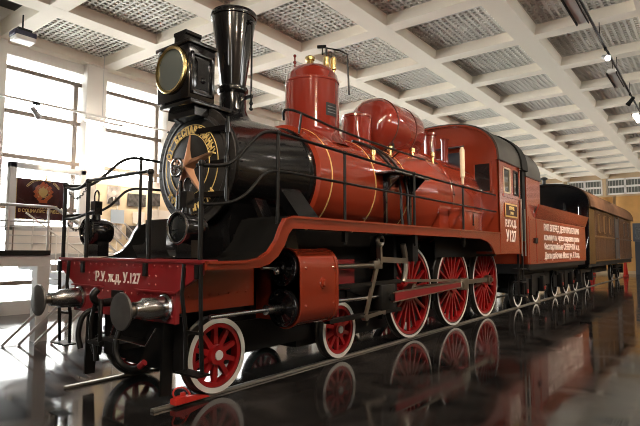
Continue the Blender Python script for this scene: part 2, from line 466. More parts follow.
# springs / brake gear seen between the wheels
for s in (-1, 1):
    for y in YD:
        b = B()
        for k in range(5): L = .5-.07*k; b.box(s*.66-.045, s*.66+.045, y-L, y+L, 1.36+.028*k, 1.384+.028*k)
        obj('leaf_spring', b, 'iron', loco)
    for y in (3.75, 5.72, 7.72):
        b = B(); b.bar((s*.80, y, .45), (s*.80, y+.05, 1.25), .05, .09); b.box(s*.8-.06, s*.8+.06, y-.02, y+.12, .6, .95, .02)
        obj('brake_hanger', b, 'frame', loco)
    b = B(); b.box(min(s*.885,s*.905),max(s*.885,s*.905),5.75,9.45,1.50,1.92); obj('wheel_guard', b, 'frame', loco)

# buffer beam
b = B()
out = [(-1.45,1.535),(1.45,1.535),(1.45,1.40),(1.06,1.205),(1.06,.88),(-1.06,.88),(-1.06,1.205),(-1.45,1.40)]
b.prism(out, 'xz', -.75, -.70)
b.box(-1.47, 1.47, -.77, -.55, 1.515, 1.545)            # top angle
b.box(-1.08, -.35, -.785, -.75, 1.195, 1.212); b.box(.35, 1.08, -.785, -.75, 1.195, 1.212)
rv = [(-1.35+.135*k, -.75, 1.47) for k in range(21)] + [(-1.0+.125*k, -.75, 1.155) for k in range(17)] + [(s*(1.0), -.75, .95+.06*k) for s in (-1,1) for k in range(4)]
rv += [(s*x, -.75, z) for s in (-1,1) for x in (.58,.70) for z in (1.27,1.36)]
b.rivets(rv, (0,-1,0), .016)
beam = obj('buffer_beam', b, 'beam', loco, label='crimson riveted buffer beam')
b = B(); b.add_mesh(text_mesh('Р.У. ж.д. У.127', .160, .004, .003, .93), basis((1,0,0),(0,0,1),(-.065,-.754,1.27)))
obj('lettering', b, 'letter', beam, label='white number lettering')
# buffers
for s in (-1, 1):
    x, z = s*.8923, 1.048
    b = B(); b.lathe([(.14,0),(.14,.025),(.118,.04),(.112,.26),(.098,.28),(.085,.30),(.08,.38),(0,.38)], (x,-.75,z), (0,-1,0), 32)
    bu = obj('buffer', b, 'steel', loco, label='polished steel buffer')
    b = B(); b.cyl((x,-1.1,z), (x,-1.25,z), .05, .045, 20); obj('plunger', b, 'oldsteel', bu)
    b = B(); b.lathe([(0,0),(.17,.0),(.185,.012),(.18,.03),(.1,.045),(0,.05)] if s < 0 else [(0,0),(.17,.0),(.185,.012),(.18,.03),(.1,.036),(0,.038)], (x,-1.24,z), (0,-1,0), 40)
    obj('buffer_disc', b, 'disc', bu)
# drawhook, coupling, hoses
b = B(); b.box(-.09,.09,-.80,-.75,.92,1.18); b.cyl((0,-.8,1.05),(0,-.95,1.05),.05,.045,16)
b.tube([(0,-.93,1.05),(0,-1.03,1.06),(0,-1.08,1.14),(0,-1.02,1.2)], .04, 10, 2); obj('drawhook', b, 'iron', loco)
b = B()
for s in (-1,1): b.tube([(s*.05,-1.0,1.08),(s*.10,-1.03,.85),(s*.10,-1.02,.62),(s*.05,-1.0,.5)], .024, 8, 2)
b.cyl((-.13,-1.02,.62),(.13,-1.02,.62),.03,n=12); b.cyl((0,-1.02,.62),(0,-1.0,.42),.03,n=12)
obj('coupling_link', b, 'iron', loco)
b = B(); b.tube([(.42,-.76,.95),(.40,-.95,.86),(.38,-1.02,.62),(.46,-1.0,.44),(.66,-.95,.40),(.74,-.92,.46)], .032, 10, 2)
h = obj('brake_hose', b, 'iron', loco)
b = B(); b.cyl((.72,-.93,.44),(.78,-.91,.49),.034,.034,12); obj('hose_coupling', b, 'beam', h, label='red hose end')
b = B(); b.tube([(-.42,-.76,.95),(-.44,-.95,.9),(-.45,-1.0,.66),(-.40,-.98,.5)], .032, 10, 2); obj('brake_hose', b, 'iron', loco)
b = B(); b.tube([(.52,-1.12,.86),(.46,-1.12,.74),(.92,-1.0,.68),(1.02,-.95,.86)], .009, 6); obj('uncoupling_bar', b, 'steel', loco, label='thin bright handle')
# guard irons
for s in (-1, 1):
    b = B(); b.bar((s*.79,-.66,.10),(s*.79,-.62,.98),(.13,.17),(.03,.03)); b.bar((s*.79,-.6,.55),(s*.7,-.2,.7),.06,.02)
    obj('guard_iron', b, 'iron', loco)
# front steps: two rods and a tread each side
for s in (-1, 1):
    b = B(); x0, x1 = s*1.20, s*1.46
    b.tube([(x0,-.76,1.5),(x0,-.78,1.2),(x0,-.72,.8),(x0,-.72,.44)], .022, 8); b.tube([(x1,-.76,1.5),(x1,-.74,.8),(x1,-.72,.44)], .022, 8)
    b.bar((x0,-.72,.82),(x1,-.72,.82),.03,.03)
    st = obj('front_step', b, 'iron', loco)
    b = B(); b.box(min(x0,x1)-.06, max(x0,x1)+.03, -.80, -.64, .41, .43); obj('tread', b, 'iron', st)

# front deck, running board with its curve
def side_profile():
    return [(-.72,1.535),(-.2,1.535),(.0,1.56),(.15,1.63),(.27,1.76),(.35,1.92),(.42,2.02),(.55,2.055),(7.98,2.065)]
top = side_profile()
low = [(7.98,1.56),(7.62,1.56),(7.52,1.66),(7.34,1.78),(7.1,1.85),(6.7,1.90),(.66,1.905),(.56,1.90),(.49,1.83),(.42,1.70),(.31,1.575),(.17,1.49),(.02,1.455),(-.2,1.445),(-.72,1.445)]
for s in (-1, 1):
    b = B(); b.prism(top+low, 'yz', s*1.49-.02, s*1.49+.02)
    b.prism([(y,z) for y,z in top] + [(y,z-.03) for y,z in top[::-1]], 'yz', s*1.515-.02, s*1.515+.02)
    obj('running_board_valance', b, 'body', loco, label='red edge strip of the running board')
    b = B()
    prof = top[3:]
    b.sheet(prof[::-1], 'yz', min(s*.78, s*1.47), max(s*.78, s*1.47), .03)
    obj('running_board', b, 'deck', loco)
b = B(); b.sheet(top[:4][::-1], 'yz', -1.47, 1.47, .03); obj('front_deck', b, 'deck', loco)

# smokebox
ZC = 2.77
b = B()
b.lathe([(.80,.30),(.80,.36),(.785,.38),(.785,1.80),(.81,1.82),(.81,1.92),(.5,1.92)], (0,0,ZC), (0,1,0), 72)
for k in range(40):
    a = 2*PI*k/40; d = V((math.cos(a),0,math.sin(a)))
    b.rivets([V((0,1.87,ZC))+d*.81], d, .013); b.rivets([V((0,.42,ZC))+d*.785], d, .012); b.rivets([V((0,1.74,ZC))+d*.785], d, .012)
for s in (-1,1):
    for zz in (-.30,-.36):
        r = math.sqrt(.785**2-zz**2); b.rivets([(s*r, .45+.075*k, ZC+zz) for k in range(17)], (s*r,0,zz), .011)
smoke = obj('smokebox', b, 'smoke', loco, label='black riveted smokebox')
b = B(); b.lathe([(.803,.302),(.797,.284),(.70,.279),(.69,.299)], (0,0,ZC), (0,1,0), 72)
for k in range(40):
    a = 2*PI*k/40; b.rivets([V((.755*math.cos(a),.28,ZC+.755*math.sin(a)))], (0,-1,0), .013)
obj('front_ring', b, 'smokedoor', smoke)
b = B(); b.lathe([(.69,.30),(.70,.27),(.66,.255),(.64,.265),(.60,.25),(.40,.20),(.2,.175),(0,.165)], (0,0,ZC), (0,1,0), 64)
door = obj('smokebox_door', b, 'smokedoor', smoke)
def dz(r):                                              # door face depth at radius r
    return .25-(.6-r)*.25*.9 if r > .4 else .20-(.4-r)*.11
b = B()
def arctext(s, rad, a0, a1, size, outward=True):
    n = len(s)
    for i, ch in enumerate(s):
        if ch == ' ': continue
        a = a0 + (a1-a0)*i/(n-1)
        p = V((rad*math.cos(a), dz(rad)-.022, ZC+rad*math.sin(a)))
        up = V((math.cos(a),0,math.sin(a)))*(1 if outward else -1); rd = V((up.z,0,-up.x))
        b.add_mesh(text_mesh(ch, size, .005, .006, .75), basis(rd, up, p - up*size*.36))
arctext('ОТ БЕСПАРТИЙНЫХ', .475, math.radians(160), math.radians(14), .135)
arctext('КОММУНИСТАМ', .575, math.radians(222), math.radians(318), .12, False)
for r in (.545, .41): b.torus((0,dz(r)-.012,ZC),(0,1,0), r, .006, 64, 6)
obj('arc_lettering', b, 'goldpale', smoke, label='gold raised letters round the door')
b = B(); n = []
R1, R0 = .47, .175
rim = []
for k in range(10):
    a = PI/2 + PI*k/5; r = (R1 if k in (0, 4, 6) else R1*1.12) if k % 2 == 0 else R0
    rim.append(b.bm.verts.new((r*math.cos(a), .20 if k % 2 == 0 else .19, ZC-.03+r*math.sin(a))))
apex = b.bm.verts.new((0, .105, ZC-.03)); back = b.bm.verts.new((0,.22,ZC-.03))
for k in range(10): b.face([rim[k], rim[(k+1)%10], apex]); b.face([rim[(k+1)%10], rim[k], back])
obj('star', b, 'copper', smoke, label='faceted copper five-pointed star', sharp=5)
b = B(); c = V((0,.0,ZC-.06)); b.torus(c, (0,1,0), .115, .016, 32, 8)
for k in range(4):
    a = PI*k/4+.3; d = V((math.cos(a),0,math.sin(a))); b.cyl(c-d*.11, c+d*.11, .010, n=8)
b.cyl(c+V((0,-.03,0)), c+V((0,.15,0)), .028, n=16); obj('handwheel', b, 'steel', smoke, label='polished locking handwheel')
b = B()                                                 # hinge on the visitor's side
for zz in (.42, -.02, -.42): b.bar((.18,.17,ZC+zz),(.72,.255,ZC+zz),.02,.07); b.cyl((.70,.24,ZC+zz-.07),(.70,.24,ZC+zz+.07),.035,n=12)
b.cyl((.70,.24,ZC-.55),(.70,.24,ZC+.55),.02,n=10); obj('door_hinge', b, 'black', smoke)
b = B(); b.cyl((-.02,.08,ZC-.60),(-.02,.08,ZC-.42),.055,n=16); b.cyl((-.02,.08,ZC-.42),(-.02,.08,ZC-.22),.02,n=10); obj('door_clamp', b, 'black', smoke)
b = B(); b.prism([(-.62,1.5),(.62,1.5),(.55,1.9),(.62,2.25),(-.62,2.25),(-.55,1.9)], 'xz', .42, 1.75); 
b.box(.45,.95,.45,.75,1.55,1.85); b.box(.55,.80,-.25,.10,1.55,1.8)
obj('smokebox_saddle', b, 'smoke', loco)
for s in (-1,1):
    b = B(); b.bar((s*.72,1.35,2.45),(s*1.18,1.25,2.0),.34,.16,up=(0,0,1)); b.bar((s*.75,.75,2.3),(s*1.1,.85,1.55),.3,.06)
    obj('steam_pipe', b, 'smoke', loco)
# front deck box with a flared foot
b = B(); b.prism([(-.05,1.55),(.62,1.55),(.55,1.62),(.52,1.70),(.52,2.0),(.10,2.0),(.10,1.74),(.06,1.71),(-.16,1.70),(-.16,1.68)], 'xz', -.50, -.12)
obj('valve_chest_cover', b, 'black', loco)
# chimney
b = B()
b.lathe([(.40,3.44),(.30,3.50),(.24,3.57),(.20,3.66),(.19,3.90),(.215,3.92),(.225,3.96),(.215,4.0),(.185,4.02),(.318,5.02),(.333,5.03),(.34,5.07),(.33,5.11),(.30,5.11),(.16,4.1)], (0,.95,0), (0,0,1), 56)
ch = obj('chimney', b, 'black', loco, label='black flared chimney')
b = B(); b.tube([(.36,.97,4.92),(.36,.97,3.66)], .014, 8); b.ball((.34,.97,4.92), .04); b.ball((.36,.97,3.72), .028); b.bar((.15,.97,3.82),(.38,.97,3.82),.03,.05); b.ball((.36,.97,3.64), .028)
obj('damper_rod', b, 'black', ch)
# headlamp
b = B()
b.box(-.335,.335,-.10,.33,3.56,4.30,.02)
b.box(-.36,.36,-.12,.35,4.27,4.32,.01)
b.prism([(-.13,4.31),(.13,4.31),(.19,4.34),(.11,4.40),(.11,4.47),(.13,4.49),(.13,4.53),(-.13,4.53),(-.13,4.49),(-.11,4.47),(-.11,4.40),(-.19,4.34)], 'xz', .0, .26)
hl = obj('headlamp', b, 'black', loco, label='big square black headlamp')
b = B(); b.lathe([(.27,0),(.315,0),(.32,.015),(.315,.035),(.30,.045),(.27,.035)], (0,-.105,3.97), (0,-1,0), 64, True); obj('rim', b, 'brass', hl, label='bright brass rim')
b = B(); b.lathe([(.275,0),(.275,.015),(.2,.028),(0,.032)], (0,-.105,3.97), (0,-1,0), 48); obj('glass', b, 'lens', hl, label='dark grey glass')
b = B()
for (a0,a1,z0,z1) in ((-.07,.30,4.13,4.17),(-.07,.30,3.62,3.66),(-.07,-.03,3.62,4.17),(.26,.30,3.62,4.17)): b.box(.335,.36,a0,a1,z0,z1,.006)
b.ball((.35,.12,3.82), .04); b.prism([(.0,3.70),(.23,3.70),(.20,3.74),(.20,4.05),(.23,4.09),(.0,4.09),(.03,4.05),(.03,3.74)], 'yz', .335, .35); b.box(.335,.342,.03,.20,3.74,4.05); obj('side_door', b, 'black', hl)
b = B(); b.box(-.32,.35,-.07,.62,3.50,3.56,.01); b.box(-.28,.28,.05,.55,3.38,3.50); 
obj('lamp_bracket', b, 'black', hl)

# boiler
b = B()
b.lathe([(.80,1.90),(.875,1.93),(.88,2.0),(.895,3.4),(.90,4.7),(.96,5.0),(1.08,5.5),(1.10,5.6),(1.10,8.0)], (0,0,ZC), (0,1,0), 72)
boiler = obj('boiler', b, 'body', loco, label='red boiler barrel')
for y, r in ((2.2,.884),(3.45,.897),(4.62,.902)):
    b = B(); b.lathe([(r,-.014),(r+.005,-.014),(r+.005,.014),(r,.014)], (0,y,ZC), (0,1,0), 72, True); obj('boiler_band', b, 'gold', boiler, label='thin gold line')
b = B(); b.lathe([(1.095,-.05),(1.125,-.04),(1.125,.04),(1.095,.05)], (0,6.25,ZC), (0,1,0), 72, True); obj('firebox_band', b, 'body', boiler)
b = B(); b.box(-1.08,1.08,5.6,7.98,1.95,2.77); obj('firebox', b, 'body', loco)
# brass oiler and fittings on the boiler side
for (x,y,z) in ((.55,4.55,3.55),(.62,5.35,3.62),(.78,3.55,3.28),(.80,5.9,3.6)):
    b = B(); b.lathe([(.0,-.12),(.03,-.12),(.03,.03),(.05,.04),(.05,.12),(.02,.14),(0,.16)], (x,y,z), (0,0,1), 16); obj('lubricator', b, 'brass', loco, label='small brass lubricator')
# dome
b = B()
b.lathe([(.68,3.40),(.60,3.50),(.51,3.60),(.475,3.70),(.468,4.52),(.478,4.53),(.478,4.56),(.466,4.57),(.44,4.68),(.36,4.79),(.22,4.86),(0,4.89)], (0,2.8,0), (0,0,1), 64)
dome = obj('steam_dome', b, 'tank', loco, label='tall red steam dome')
b = B(); b.lathe([(.10,4.87),(.10,4.90),(.07,4.91),(.06,4.98),(.085,5.0),(.085,5.05),(.04,5.08),(0,5.10)], (-.05,2.8,0), (0,0,1), 20); obj('safety_valve', b, 'brass', dome, label='brass safety valve')
for x, y in ((.10,3.08),(.17,3.20)):
    b = B(); b.lathe([(.03,4.72),(.03,4.88),(.055,4.89),(.055,5.10),(.03,5.13),(0,5.15)], (x,y,0), (0,0,1), 16); obj('whistle', b, 'brass', dome, label='upright brass whistle')
b = B(); b.tube([(.06,3.02,5.14),(.06,3.02,5.28),(.25,3.28,5.26),(.34,3.40,5.20),(.36,3.42,4.45)], .018, 6); b.tube([(-.02,2.97,5.29),(.12,3.05,5.29)], .03, 6); b.tube([(.10,3.08,5.28),(.10,3.08,5.10)], .02, 6)
obj('whistle_lever', b, 'iron', dome)
b = B(); b.tube([(-.25,2.62,4.80),(-.25,2.62,5.05)], .015, 6); b.ball((-.25,2.62,5.07),.03); b.ball((-.25,2.62,4.95),.035); obj('relief_cock', b, 'tank', dome)
pl = B(); aa = [math.radians(-22+4*k) for k in range(9)]
for zz0, zz1, rr in ((3.90,4.12,.475),):
    vs0 = [pl.bm.verts.new((rr*math.cos(q), 2.8+rr*math.sin(q), zz0)) for q in aa]; vs1 = [pl.bm.verts.new((rr*math.cos(q), 2.8+rr*math.sin(q), zz1)) for q in aa]
    for i in range(8): pl.face([vs0[i], vs0[i+1], vs1[i+1], vs1[i]])
dp = obj('works_plate', pl, 'iron', dome, label='small black works plate')
pl = B()
for z in (3.95,4.0,4.05):
    q0 = [pl.bm.verts.new((.478*math.cos(q), 2.8+.478*math.sin(q), z)) for q in aa[1:-1]]; q1 = [pl.bm.verts.new((.478*math.cos(q), 2.8+.478*math.sin(q), z+.016)) for q in aa[1:-1]]
    for i in range(6): pl.face([q0[i], q0[i+1], q1[i+1], q1[i]])
obj('plate_lines', pl, 'disc', dp)
# sandbox
b = B(); b.lathe([(.42,3.52),(.34,3.60),(.295,3.70),(.285,4.22),(.30,4.23),(.30,4.27),(.18,4.33),(0,4.35)], (0,4.2,0), (0,0,1), 48); obj('sand_dome', b, 'tank', loco, label='short red sand dome')
# air tank along the boiler top
b = B(); zt = 4.22; R = .57
b.lathe([(0,4.48),(.2,4.50),(.38,4.56),(.50,4.66),(.56,4.80),(R,4.86),(R,6.0),(.54,6.12),(.42,6.24),(.2,6.32),(0,6.34)], (0,0,zt), (0,1,0), 64)
tank = obj('air_tank', b, 'tank', loco, label='horizontal red air tank')
for y in (4.86, 5.66):
    b = B(); b.lathe([(R-.002,-.014),(R+.008,-.014),(R+.008,.014),(R-.002,.014)], (0,y,zt), (0,1,0), 64, True); obj('tank_band', b, 'carpet', tank, label='dark band')
for y in (4.95, 5.85):
    b = B(); b.box(-.4,.4,y-.04,y+.04,3.55,3.85); obj('tank_saddle', b, 'iron', tank)
for s in (.0,):
    b = B(); b.lathe([(.14,3.75),(.14,4.38),(.16,4.40),(.16,4.46),(0,4.48)], (.15,7.15,0), (0,0,1), 24); b.lathe([(.09,3.75),(.09,4.3),(.11,4.36),(0,4.38)], (.35,7.55,0), (0,0,1), 24); obj('turret', b, 'tank', loco)
# black pipes down the boiler and the small shelf on brackets
def rp(a, r, y): return (r*math.sin(a), y, ZC + r*math.cos(a))
for y0, y1 in ((4.0,4.2),(4.25,4.45)):
    b = B(); b.tube([rp(.25,.93,y0-.3)]+[rp(.3+.25*k,.935+.002*k,y0-.25+.1*k) for k in range(6)]+[(.97,y0+.2,2.4),(1.0,y0+.2,2.08)], .026, 8, 1); obj('sand_pipe', b, 'iron', loco)
b = B(); b.box(.88,1.28,3.45,4.75,2.955,2.99,.006)
sh = obj('side_shelf', b, 'black', loco)
b = B(); b.box(1.275,1.29,3.45,4.75,2.975,3.0); b.box(.9,1.28,3.44,3.46,2.98,3.0); obj('edge_strip', b, 'steel', sh, label='bright edge strip')
for y in (3.72, 4.62):
    b = B(); b.prism([(.88,2.955),(1.25,2.955),(.96,2.68),(.88,2.60)], 'xz', y-.012, y+.012); b.box(.90,.95,y-.03,y+.03,2.05,2.96); obj('bracket', b, 'black', sh)
# boiler-top handrail, running from beside the chimney to the cab
b = B(); b.tube([(.55,1.45,3.55),(.60,1.38,3.67),(.70,1.42,3.68),(.74,1.62,3.66),(.75,2.73,3.57),(.77,4.5,3.53),(.80,6.23,3.51),(.80,7.95,3.5)], .02, 8, 1)
b.tube([(.75,1.62,3.66),(.70,1.62,3.36)], .018, 6); b.tube([(.78,4.5,3.53),(.62,4.5,3.42)], .014, 6)
obj('boiler_handrail', b, 'iron', loco)

# running-board handrails each side
for s in (1, -1):
    x = s*1.42
    up = [(x,-.72,2.5),(x,-.44,2.53),(x,-.28,2.62),(x,-.10,2.80),(x,.05,2.95),(x,.22,3.03),(x,.45,3.04),(x,1.77,3.01),(x,4.08,2.96),(x,7.98,2.95)]
    lo = [(x,-.72,2.10),(x,-.35,2.14),(x,-.11,2.26),(x,.03,2.4),(x,.16,2.53),(x,.39,2.59),(x,1.68,2.58),(x,7.98,2.56)]
    b = B(); b.tube(up, .021, 8, 2); obj('handrail', b, 'iron', loco)
    b = B(); b.tube(lo, .018, 8, 2); obj('handrail', b, 'iron', loco)
    for y, z1 in ((.39,3.04),(1.77,3.01),(3.85,2.97),(6.0,2.96)):
        b = B(); b.cyl((x,y,1.72 if y > .5 else 1.95),(x,y,z1),.022,n=10); b.ball((x,y,z1),.035)
        if y > .5: b.box(x-.03,x+.03,y-.04,y+.04,1.76,1.90)
        obj('handrail_post', b, 'iron', loco)
# front posts, rails and chains
PX = [-1.46, -.85, .51, 1.40]
for x in PX:
    b = B(); b.cyl((x,-.72,1.36),(x,-.72,2.52),.025,n=10); b.ball((x,-.72,2.52),.04); b.box(x-.01,x+.05,-.785,-.752,1.36,1.50)
    obj('handrail_post', b, 'iron', loco)
b = B(); b.tube([(-1.46,-.72,2.5),(-1.25,-.72,2.44),(-1.0,-.72,2.46),(-.85,-.72,2.53)], .022, 8, 2); b.tube([(-.85,-.72,2.53),(.51,-.72,2.53)], .02, 8)
b.tube([(-1.46,-.72,2.06),(-1.2,-.72,2.05),(-.85,-.72,2.11),(-.70,-.72,2.12)], .02, 8, 1)
obj('front_handrail', b, 'iron', loco)
for z in (2.44, 2.02):
    b = B()
    for k in range(16):
        t = k/15; p = V((-1.44+.57*t, -.70, z-.14*math.sin(PI*t)+.05*t)); b.torus(p, (0,1,0) if k%2 else (0,0,1), .017, .006, 8, 4)
    obj('safety_chain', b, 'chain', loco)
# front lamps on the deck
for s in (-1, 1):
    x, y, z = s*.95, -.55, 1.88
    b = B(); b.lathe([(0,.30),(.14,.28),(.165,.22),(.165,0),(.15,-.02)], (x,y-.1,z), (0,1,0), 36); b.box(x-.12,x+.12,y-.03,y+.12,1.56,1.75); b.cyl((x,y,2.03),(x,y,2.12),.06,.05,14)
    b.box(x-.055,x+.055,y-.05,y+.05,2.10,2.28); b.tube([(x-.05,y,2.27),(x-.06,y,2.38),(x,y,2.44),(x+.06,y,2.38),(x+.05,y,2.27)], .01, 6, 1)
    la = obj('deck_lamp', b, 'black', loco)
    b = B(); b.torus((x,y-.12,z),(0,1,0),.165,.016,40,8); obj('lamp_rim', b, 'steel' if s > 0 else 'black', la)
    b = B(); b.lathe([(0,-.04),(.10,-.03),(.155,0)], (x,y-.1,z), (0,1,0), 32); obj('lamp_glass', b, 'winglass', la)

# cylinders
def stadium(xc, z0, z1, r0, r1, n=12):
    p = []
    for k in range(n+1): a = PI*k/n; p.append((xc + r1*math.cos(a), z1 + r1*math.sin(a)))
    for k in range(n+1): a = PI + PI*k/n; p.append((xc + r0*math.cos(a), z0 + r0*math.sin(a)))
    return p
for s in (1, -1):
    b = B(); b.prism([(s*x,z) for x,z in stadium(1.175,.925,1.42,.25,.245)], 'xz', .80, 1.60)
    b.prism([(s*x,z) for x,z in stadium(1.175,.925,1.42,.262,.257)], 'xz', .80, .86); b.prism([(s*x,z) for x,z in stadium(1.175,.925,1.42,.262,.257)], 'xz', 1.54, 1.60)
    b.box(min(s*.6,s*1.2),max(s*.6,s*1.2),.85,1.55,.75,1.6)
    b.lathe([(.0,.05),(.05,.05),(.055,.02),(.075,.02),(.08,0)], (s*1.42,1.28,1.22), (s,0,0), 20); b.rivets([(s*1.425,.92,.95),(s*1.425,1.50,.95),(s*1.425,.92,1.42),(s*1.425,1.50,1.42)], (s,0,0), .022)
    cyl = obj('cylinder_block', b, 'body', loco, label='red cylinder casing')
    for zc, r, nm in ((1.42,.222,'valve_cover'),(.925,.238,'cylinder_cover')):
        b = B(); b.lathe([(r,0),(r,.05),(r-.02,.06),(r-.05,.06),(r-.06,.045),(.09,.075),(.08,.12),(0,.12)], (s*1.175,.80,zc), (0,-1,0), 40)
        b.rivets([(s*1.175+(r-.035)*math.cos(2*PI*k/14), .74, zc+(r-.035)*math.sin(2*PI*k/14)) for k in range(14)], (0,-1,0), .016)
        obj(nm, b, 'black', cyl)
    b = B(); b.cyl((s*1.2,-.42,.93),(s*1.18,.72,.928),.026,n=14); b.cyl((s*1.18,.45,.928),(s*1.18,.70,.926),.06,.05,16); obj('tail_rod', b, 'steel', cyl, label='bright steel tail rod')
    b = B(); b.cyl((s*1.2,.36,1.43),(s*1.18,.74,1.42),.022,n=12); b.ball((s*1.2,.62,1.38),.045); obj('valve_tail_rod', b, 'steel', cyl)
    # motion
    b = B(); b.cyl((s*1.16,1.6,.925),(s*1.16,3.2,.90),.032,n=14); obj('piston_rod', b, 'steel', loco, label='bright piston rod')
    b = B(); b.box(s*1.16-.05,s*1.16+.05,1.7,3.75,1.09,1.15); b.box(s*1.16-.05,s*1.16+.05,1.7,3.75,.62,.68); obj('slide_bar', b, 'iron', loco)
    b = B(); b.box(s*1.16-.08,s*1.16+.08,3.05,3.5,.68,1.09,.02); b.cyl((s*1.10,3.32,.88),(s*1.28,3.32,.88),.06,n=16); obj('crosshead', b, 'iron', loco)
    b = B(); b.bar((s*1.21,3.32,.87),(s*1.21,6.45,.935),(.06,.06),(.15,.12))
    mr = obj('connecting_rod', b, 'beam', loco, label='red connecting rod')
    b = B(); b.cyl((s*1.15,6.45,.935),(s*1.27,6.45,.935),.13,n=24); b.box(s*1.21-.05,s*1.21+.05,6.25,6.65,.82,1.05,.02)
    for zz in (.065,-.065): b.bar((s*1.212,3.4,.87+zz*1.2),(s*1.212,6.35,.935+zz*.8),.065,.02)
    obj('big_end', b, 'oldsteel', mr, label='bare steel rod end')
    b = B(); zc = .935
    b.bar((s*1.02,YD[0]-.31,zc),(s*1.02,YD[2]-.31,zc),.05,.10)
    for y in YD: b.cyl((s*.97,y-.31,zc),(s*1.09,y-.31,zc),.105,n=24); b.cyl((s*.9,y-.31,zc),(s*1.15,y-.31,zc),.05,n=14)
    obj('coupling_rod', b, 'oldsteel', loco, label='bare steel coupling rod')
    b = B(); b.cyl((s*1.18,1.6,1.41),(s*1.18,1.85,1.41),.07,.05,16); b.cyl((s*1.18,1.85,1.41),(s*1.18,3.0,1.41),.038,n=12); b.box(s*1.18-.05,s*1.18+.05,2.85,3.1,1.35,1.48,.01); obj('valve_spindle', b, 'oldsteel', loco)
    b = B(); b.bar((s*1.2,3.02,1.50),(s*1.2,2.62,.62),(.04,.035),(.085,.06)); b.cyl((s*1.16,2.62,.62),(s*1.24,2.62,.62),.05,n=14); obj('combination_lever', b, 'oldsteel', loco)
    b = B(); b.bar((s*1.2,2.6,.62),(s*1.2,3.15,.66),.035,.06); b.bar((s*1.2,3.15,.62),(s*1.2,3.25,1.0),.04,.09); obj('union_link', b, 'oldsteel', loco)
    b = B(); b.bar((s*1.2,3.05,1.50),(s*1.2,3.95,1.46),.045,.09); b.bar((s*1.2,3.06,1.42),(s*1.2,3.04,1.80),.05,.08); b.torus((s*1.22,3.04,1.80),(1,0,0),.075,.035,24,8); obj('radius_rod', b, 'oldsteel', loco)
    b = B(); b.lathe([(.03,-.05),(.03,.05),(0,.051)], (s*1.245,3.04,1.80), (s,0,0), 14); obj('pin', b, 'iron', loco)
    b = B(); b.tube([(s*1.16,3.9,1.75),(s*1.16,4.02,1.45),(s*1.16,3.92,1.1)], .055, 8, 2); b.bar((s*1.2,3.92,1.12),(s*1.24,6.3,1.02),.035,.05); b.bar((s*1.25,6.3,1.02),(s*1.25,6.45,.935),.05,.1); obj('eccentric_rod', b, 'oldsteel', loco)
    b = B(); b.box(min(s*.6,s*1.08),max(s*.6,s*1.08),3.72,3.82,.6,1.9); b.box(min(s*.9,s*1.3),max(s*.9,s*1.3),4.0,4.2,1.45,1.9); obj('motion_bracket', b, 'frame', loco)
    b = B(); b.box(min(s*.62,s*1.0),max(s*.62,s*1.0),1.9,2.5,1.05,1.35); b.box(min(s*.7,s*.95),max(s*.7,s*.95),2.2,2.7,1.1,1.5); obj('stretcher', b, 'beam', loco)
# toolbox on the running board
b = B(); b.box(1.0,1.38,6.05,7.15,2.07,2.5,.01); b.box(.98,1.40,6.03,7.17,2.47,2.51); tb = obj('tool_box', b, 'cabred', loco)
b = B(); b.bar((1.39,6.62,2.42),(1.39,6.62,2.22),.02,.03); b.ball((1.395,6.62,2.2),.025); obj('hasp', b, 'iron', tb)

# cab
def cabarc(hw, ze, zt, n=20):
    p = []
    for k in range(n+1):
        a = PI*k/n; c, q = math.cos(a), math.sin(a)
        e = .82
        p.append((hw*math.copysign(abs(c)**e, c), ze + (zt-ze)*abs(q)**e))
    return p
arc = cabarc(1.5, 3.80, 4.80)
b = B(); b.prism([(-1.5,2.05)]+[(x,z) for x,z in arc[::-1]]+[(1.5,2.05)], 'xz', 8.0, 8.03)
b.rivets([(x*.965, 8.0, 3.8+(z-3.8)*.95) for x,z in cabarc(1.5,3.8,4.8,44)], (0,-1,0), .018)
for s in (-1,1):
    lo, hi = min(s*1.47,s*1.5), max(s*1.47,s*1.5)
    b.box(lo,hi,8.0,8.33,1.57,3.82); b.box(lo,hi,8.33,9.58,1.57,3.04); b.box(lo,hi,8.33,9.58,3.68,3.82); b.box(lo,hi,8.86,9.10,3.04,3.68); b.box(lo,hi,9.50,9.62,1.57,3.82)
    lo, hi = min(s*1.5,s*1.515), max(s*1.5,s*1.515)
    b.box(lo,hi,8.0,8.06,1.57,3.8); b.box(lo,hi,8.28,9.6,2.95,3.02); b.box(lo,hi,9.56,9.62,1.57,3.8)
b.box(-1.47,1.47,8.03,9.6,1.57,1.62)
cab = obj('cab', b, 'cabred', loco, label='red driver cab')
b = B(); b.sheet(arc, 'xz', 7.95, 9.72, -.04); obj('cab_roof', b, 'roof', cab, label='dark grey arched roof')
b = B(); b.prism(arc + [(x*.975,3.8+(z-3.8)*.965) for x,z in arc[::-1]], 'xz', 7.90, 7.99); obj('roof_edge', b, 'cabred', cab)
b = B(); b.sheet(cabarc(1.53,3.76,4.84), 'xz', 9.62, 10.12, -.06); b.box(1.30,1.50,9.86,10.1,1.9,3.8); b.box(-1.50,-1.30,9.86,10.1,1.9,3.8); obj('cab_curtain', b, 'blackfab', cab, label='black weather curtain')
